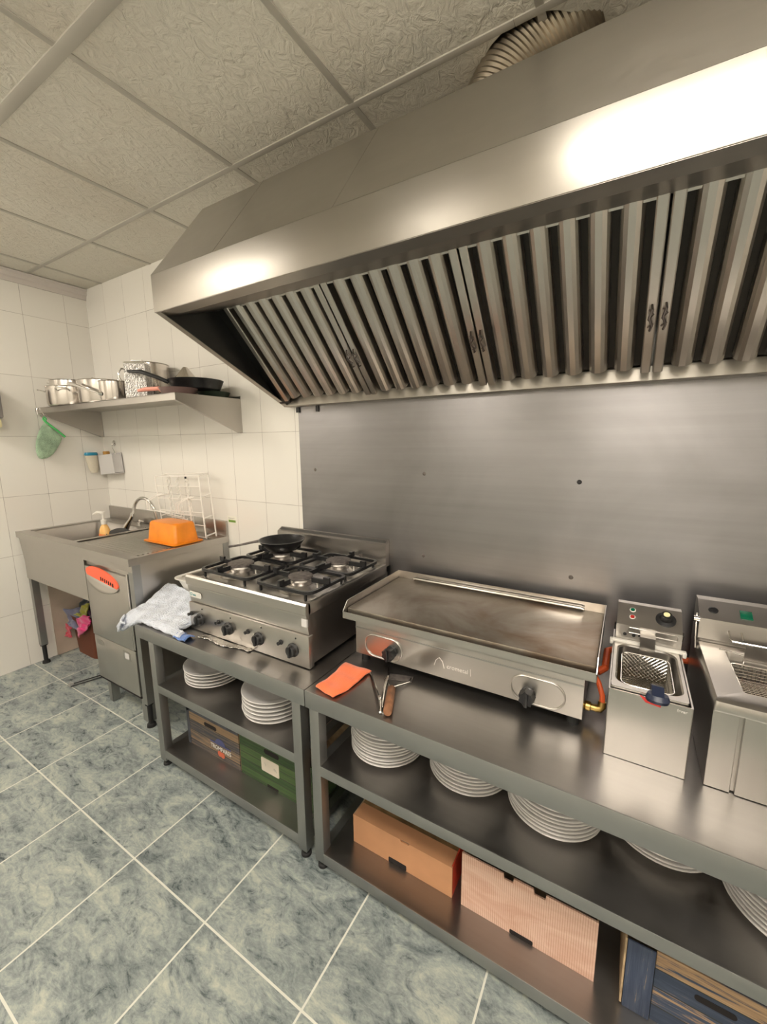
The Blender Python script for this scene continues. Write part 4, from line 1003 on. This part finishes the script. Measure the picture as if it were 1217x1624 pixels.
bm = new(); prism(bm, rrect(2.290,.162,2.392,.226,.006), 'y', -.6164, -.6150); lb = obj('white_label', bm, plain('aged_paper',(.62,.55,.46),.7,noise=.08), c2)
bm = new(); tube(bm, [(2.360,-.6167,.190),(2.366,-.6167,.200),(2.370,-.6167,.186),(2.374,-.6167,.197),(2.378,-.6167,.184)], .0008, 4); tube(bm, [(2.31,-.6167,.205),(2.318,-.6167,.195),(2.312,-.6167,.188)], .0006, 4); obj('pen_marks', bm, 'greytext', lb)
c3 = thing('cardboard_box', 'plain brown cardboard box with a red end on the long bench bottom shelf', 'box', (2.96,-.5,.072))
bm = new(); prism(bm, [(2.764,.0725),(3.150,.0725),(3.150,.188),(2.995,.188),(2.993,.181),(2.962,.181),(2.960,.188),(2.764,.188)], 'y', -.615, -.610); obj('front_panel', bm, 'card', c3, smooth=False)
bm = new(); box(bm, 3.146,-.610,.0725,3.150,-.34,.188); obj('red_end', bm, 'cardred', c3, smooth=False)
bm = new(); box(bm, 2.764,-.610,.0725,2.768,-.34,.188); box(bm, 2.768,-.344,.0725,3.146,-.34,.205); obj('rear_panels', bm, 'rawcard', c3, smooth=False)
bm = new(); box(bm, 2.768,-.560,.182,3.146,-.345,.186); obj('printed_lid', bm, 'cardolive', c3, smooth=False)
bm = new(); box(bm, 2.768,-.612,.1865,3.147,-.555,.188); obj('top_flap', bm, 'card', c3, smooth=False)
bm = new(); prism(bm, rrect(2.914,.0735,2.984,.094,.004), 'y', -.6162, -.6149); obj('hand_hole', bm, 'dark', c3)
c4 = thing('cardboard_box', 'pinkish finely striped cardboard box on the long bench bottom shelf', 'box', (3.37,-.5,.072))
bm = new(); prism(bm, [(3.182,.0725),(3.562,.0725),(3.562,.268),(3.430,.268),(3.428,.252),(3.398,.252),(3.396,.268),(3.340,.268),(3.338,.252),(3.312,.252),(3.310,.268),(3.182,.268)], 'y', -.617, -.612); obj('front_panel', bm, 'cardstripe', c4, smooth=False)
bm = new(); box(bm, 3.558,-.612,.0725,3.562,-.34,.262); box(bm, 3.182,-.612,.0725,3.186,-.34,.262); box(bm, 3.186,-.344,.0725,3.558,-.34,.262); obj('side_panels', bm, 'rawcard', c4, smooth=False)
bm = new(); prism(bm, rrect(3.335,.0735,3.402,.088,.004), 'y', -.6182, -.6169); obj('hand_hole', bm, 'dark', c4)
c5 = thing('produce_crate', 'flaking blue painted crate at the right end of the bottom shelf', 'crate', (3.83,-.5,.072))
bm = new(); box(bm, 3.690,-.625,.0725,4.02,-.620,.285); obj('front_boards', bm, 'crate_blue', c5, smooth=False)
bm = new(); box(bm, 3.628,-.632,.0725,3.688,-.626,.285, bev=.002); obj('corner_post', bm, 'crate_post', c5)
bm = new(); box(bm, 3.622,-.632,.08,3.627,-.34,.285, bev=.001); box(bm, 4.015,-.62,.08,4.02,-.34,.285); box(bm, 3.63,-.345,.08,4.015,-.34,.285); obj('side_panels', bm, 'rawcard', c5, smooth=False)
bm = new(); prism(bm, rrect(3.770,.205,3.850,.222,.008), 'y', -.6262, -.6249); obj('hand_hole', bm, 'dark', c5)

# ================================================================== THINGS ON THE WALL SHELF
ZS = 1.7855
def pot(name, label, cx, cy, r, z0, h, handles=(), mat='pot', cat='pot'):
    t = thing(name, label, cat, (cx,cy,z0))
    bm = new(); lathe(bm, [(0,z0),(r-.014,z0),(r-.004,z0+.006),(r,z0+.02),(r,z0+h-.004),(r+.004,z0+h-.001),(r+.003,z0+h+.001),(r-.002,z0+h),(r-.003,z0+.02),(r-.016,z0+.006),(0,z0+.006)], (cx,cy,0), 'z', 56, False); obj('pot_body', bm, mat, t)
    for a, hz_ in handles:
        a = math.radians(a); dx, dy = math.cos(a), math.sin(a); px, py = -dy, dx
        z = z0+h*hz_; bm = new()
        P = lambda o_, s_: (cx+dx*(r+o_)+px*s_, cy+dy*(r+o_)+py*s_, z + o_*.25)
        tube(bm, [P(-.001,-.032), P(.022,-.034), P(.044,-.026), P(.050,0), P(.044,.026), P(.022,.034), P(-.001,.032)], .0045, 8); obj('handle', bm, 'chrome', t)
    return t
pot('cooking_pot', 'steel two-handled pot at the left end of the shelf', .285,-.298,.130, ZS,.125, ((225,.75),(-38,.75)))
pot('cooking_pot', 'smaller steel pot nested inside the leftmost pot on the shelf', .285,-.290,.112, ZS+.022,.145, ((200,.86),(20,.86)))
pot('cooking_pot', 'wide low steel casserole in the middle of the shelf pots', .640,-.245,.150, ZS,.140, ((205,.5),))
p3 = pot('saucepan', 'steel saucepan with long handle crossing in front of the wide casserole', .868,-.315,.074, ZS,.115, ())
bm = new(); tube(bm, [(.875,-.388,1.825),(.87,-.400,1.826),(.86,-.40,1.832),(.74,-.425,1.868),(.64,-.440,1.895),(.615,-.443,1.897)], .006, 8, radii=[.012,.008,.0065,.008,.009,.007]); obj('long_handle', bm, 'chrome', p3)
bm = new(); tube(bm, [(.795,-.300,1.885),(.77,-.30,1.905),(.70,-.30,1.92),(.66,-.33,1.94)], .005, 8); obj('hooked_handle', bm, 'chrome', p3)
pt = pot('stock_pot', 'tall steel stock pot behind the box grater on the shelf', .925,-.125,.112, ZS,.235, ())
bm = new(); tube(bm, [(.842,-.200,1.99),(.808,-.228,1.995),(.792,-.24,1.97),(.798,-.24,1.94),(.815,-.23,1.90),(.842,-.200,1.88)], .005, 8); obj('handle', bm, 'chrome', pt)
# grater
n = N('perforated_grater_steel'); v = n.node('ShaderNodeTexVoronoi'); n.link(n.mapping(scale=(1,1,1), rot=(.785,.785,0)), v.inputs['Vector']); v.inputs['Scale'].default_value = 130
n.set(base=n.ramp(v.outputs['Distance'], [(.20,(.12,.11,.10)),(.45,(.52,.50,.48))]), metal=.9, rough=.35); n.bump(v.outputs['Distance'], 1, .003); MT['grater'] = n.m
gt = thing('box_grater', 'four-sided steel box grater beside the tall stock pot', 'grater', (1.155,-.335,ZS))
bm = new(); rot = Matrix.Rotation(math.radians(38),3,'Z')
def q4(w, d, z): return [tuple(rot@Vector((x,y,0))+Vector((1.155,-.325,z))) for x, y in ((-w,-d),(w,-d),(w,d),(-w,d))]
loft(bm, [q4(.056,.042,ZS), q4(.053,.038,ZS+.185)]); obj('grating_sides', bm, 'grater', gt, smooth=False, solid=.0015)
bm = new(); loft(bm, [q4(.0545,.040,ZS+.183), q4(.054,.039,ZS+.193)], True, True); obj('top_band', bm, 'chrome', gt, smooth=False)
bm = new(); c = rot@Vector((0,0,0))+Vector((1.155,-.325,0)); u = rot@Vector((.03,0,0)); tube(bm, [c-u+Vector((0,0,ZS+.190)), c-u*.9+Vector((0,0,ZS+.205)), c+u*.9+Vector((0,0,ZS+.205)), c+u+Vector((0,0,ZS+.190))], .004, 8); obj('handle', bm, 'chrome', gt)
# cone
cn = new(); lathe(cn, [(.078,0),(.078,.100),(.076,.108),(.018,.183),(.012,.191),(0,.192)], (1.250,-.100,ZS), 'z', 40, False); tag(obj('cone_canister', cn, 'pot', origin=(1.250,-.100,ZS), solid=.0015), 'steel canister with a cone-shaped top standing behind the frying pans', 'canister')
# frying pans
def fpan(label, mat, hm, cx, cy, r, z0, h, tip, name='frying_pan', tz=0.0):
    t = thing(name, label, 'pan', (cx,cy,z0))
    bm = new(); lathe(bm, [(0,z0),(r*.78,z0),(r*.86,z0+.006),(r,z0+h),(r+.002,z0+h+.002),(r-.003,z0+h+.001),(r*.84,z0+.010),(r*.76,z0+.005),(0,z0+.005)], (cx,cy,0), 'z', 48, False); obj('pan_body', bm, mat, t)
    if tip:
        d = Vector((tip[0][0]-cx, tip[0][1]-cy, 0)).normalized(); s0 = Vector((cx,cy,0))+d*(r-.004); s0.z = z0+h*.7
        P = [s0]+[Vector(p) for p in tip]; bm = new(); k_ = len(P)
        tube(bm, P, .01, 10, radii=[.008]+[.011]*(k_-2)+[.008]); obj('handle', bm, hm, t)
    return t
fpan('brownish pan with a pink handle at the shelf front corner', 'mauve', 'pinkh', 1.470,-.300,.092, ZS,.033, [(1.385,-.352,1.822),(1.30,-.372,1.822),(1.245,-.383,1.818)])
fpan('low dark green-rimmed pan at the far right of the shelf', 'greenpan', 'black', 1.490,-.100,.086, ZS,.030, None)
fpan('black frying pan stacked on top with its handle rising over the grater', 'blackpan', 'black', 1.462,-.185,.140, ZS+.0345,.052, [(1.385,-.305,1.862),(1.345,-.335,1.885),(1.26,-.365,1.915),(1.17,-.385,1.925)])

# ================================================================== ITEMS ON THE WALLS
mt = thing('cleaning_mitt', 'pale green towelling mitt hanging from the left end of the shelf', 'mitt', (.04,-.39,1.72))
bm = new(); out = [(-.372,1.700),(-.360,1.680),(-.272,1.592),(-.290,1.565),(-.330,1.490),(-.372,1.445),(-.430,1.428),(-.452,1.450),(-.455,1.530),(-.430,1.610),(-.395,1.680)]
cy_, cz_ = -.37, 1.56
lay = [(.030,.0),(.036,.80),(.050,1.0),(.064,.80),(.070,.0)]
rings = []
def mring(x, k): return [(x, cy_+(y-cy_)*k, cz_+(z-cz_)*k) for y, z in out]
loft(bm, [mring(.031,.45), mring(.036,.88), mring(.048,1.0), mring(.060,.88), mring(.066,.45)], True, True); bmesh.ops.recalc_face_normals(bm, faces=bm.faces); obj('mitt_body', bm, 'mitt', mt, sub=1)
bm = new(); tube(bm, [(.048,-.376,1.700),(.052,-.355,1.678),(.054,-.312,1.636),(.050,-.268,1.592)], .007, 8); tube(bm, [(.048,-.378,1.70),(.048,-.382,1.715),(.048,-.376,1.727),(.050,-.366,1.715),(.050,-.372,1.700)], .006, 8); obj('green_edging', bm, 'mittedge', mt)
hk = new(); tube(hk, [(.045,-.406,1.786),(.045,-.412,1.765),(.045,-.408,1.74),(.046,-.385,1.722),(.047,-.372,1.730)], .003, 8); tube(hk, [(.110,-.406,1.755),(.120,-.400,1.735),(.118,-.388,1.728),(.108,-.39,1.738)], .0025, 8); tag(obj('wire_hook', hk, 'chrome', origin=(.045,-.4,1.78)), 'small wire hook on the shelf edge holding the green mitt', 'hook')
hl = thing('sponge_holder', 'white square holder hanging from a hook on the corner tiles', 'holder', (.17,-.03,1.40))
bm = new(); box(bm, .065,-.075,1.318,.268,-.070,1.462, rot=Matrix.Rotation(math.radians(-4),3,'Y')); box(bm, .065,-.070,1.315,.268,-.010,1.320, rot=Matrix.Rotation(math.radians(-4),3,'Y')); box(bm, .258,-.070,1.330,.262,-.008,1.465, rot=Matrix.Rotation(math.radians(-4),3,'Y')); box(bm, .065,-.012,1.318,.268,-.008,1.47, rot=Matrix.Rotation(math.radians(-4),3,'Y')); obj('holder_box', bm, 'whitecard', hl, smooth=False)
bm = new(); tube(bm, [(.185,-.014,1.465),(.182,-.016,1.49),(.168,-.018,1.51),(.160,-.014,1.535),(.165,-.006,1.548)], .003, 8); cyl(bm, (.165,-.003,1.545), .022, .002, 'y', 24); obj('hook', bm, 'chrome', hl)
br = thing('dish_brush', 'cream brush with a blue top beside the white holder', 'brush', (.05,-.10,1.40))
bm = new(); loft(bm, [orl(.045,-.105,.020,.022,1.325), orl(.043,-.105,.026,.034,1.36), orl(.042,-.110,.027,.040,1.42), orl(.042,-.112,.027,.042,1.455)], True, True); obj('bristles', bm, 'bristle', br)
bm = new(); loft(bm, [orl(.042,-.112,.028,.043,1.455), orl(.042,-.112,.031,.046,1.462), orl(.042,-.112,.026,.040,1.478)], True, True); obj('blue_top', bm, 'blue', br)
bm = new(); box(bm, .10,-.060,1.40,.15,-.030,1.485, bev=.006); tag(obj('sponge', bm, plain('tan_sponge',(.45,.24,.06),.9,bump=.5), origin=(.12,-.045,1.4)), 'tan sponge sticking out of the white hanging holder', 'sponge')
dp = thing('soap_dispenser', 'grey wall soap dispenser at the left edge of the photo', 'dispenser', (.0,-.66,1.76))
bm = new(); box(bm, .001,-.72,1.705,.095,-.602,1.90, bev=.012); obj('dispenser_body', bm, plain('grey_dispenser',(.25,.23,.22),.4), dp)
bm = new(); box(bm, .012,-.705,1.645,.085,-.612,1.705, bev=.015); obj('pump_pad', bm, 'cream', dp)
# sticker on back wall
sl = thing('wall_sticker', 'small green and white sticker on the tiles right of the sink', 'sticker', (1.443,0,1.065))
bm = new(); prism(bm, rrect(1.402,1.040,1.484,1.090,.002), 'y', -.0012, -.0002); obj('paper', bm, plain('sticker_paper',(.80,.78,.68),.5), sl)
bm = new(); box(bm, 1.413,-.0016,1.052,1.476,-.0012,1.066); obj('green_band', bm, 'greentext', sl, smooth=False)
text('print', 'limpieza B', 'greytext', sl, (1.440,-.0014,1.077), .013, ext=.0002)
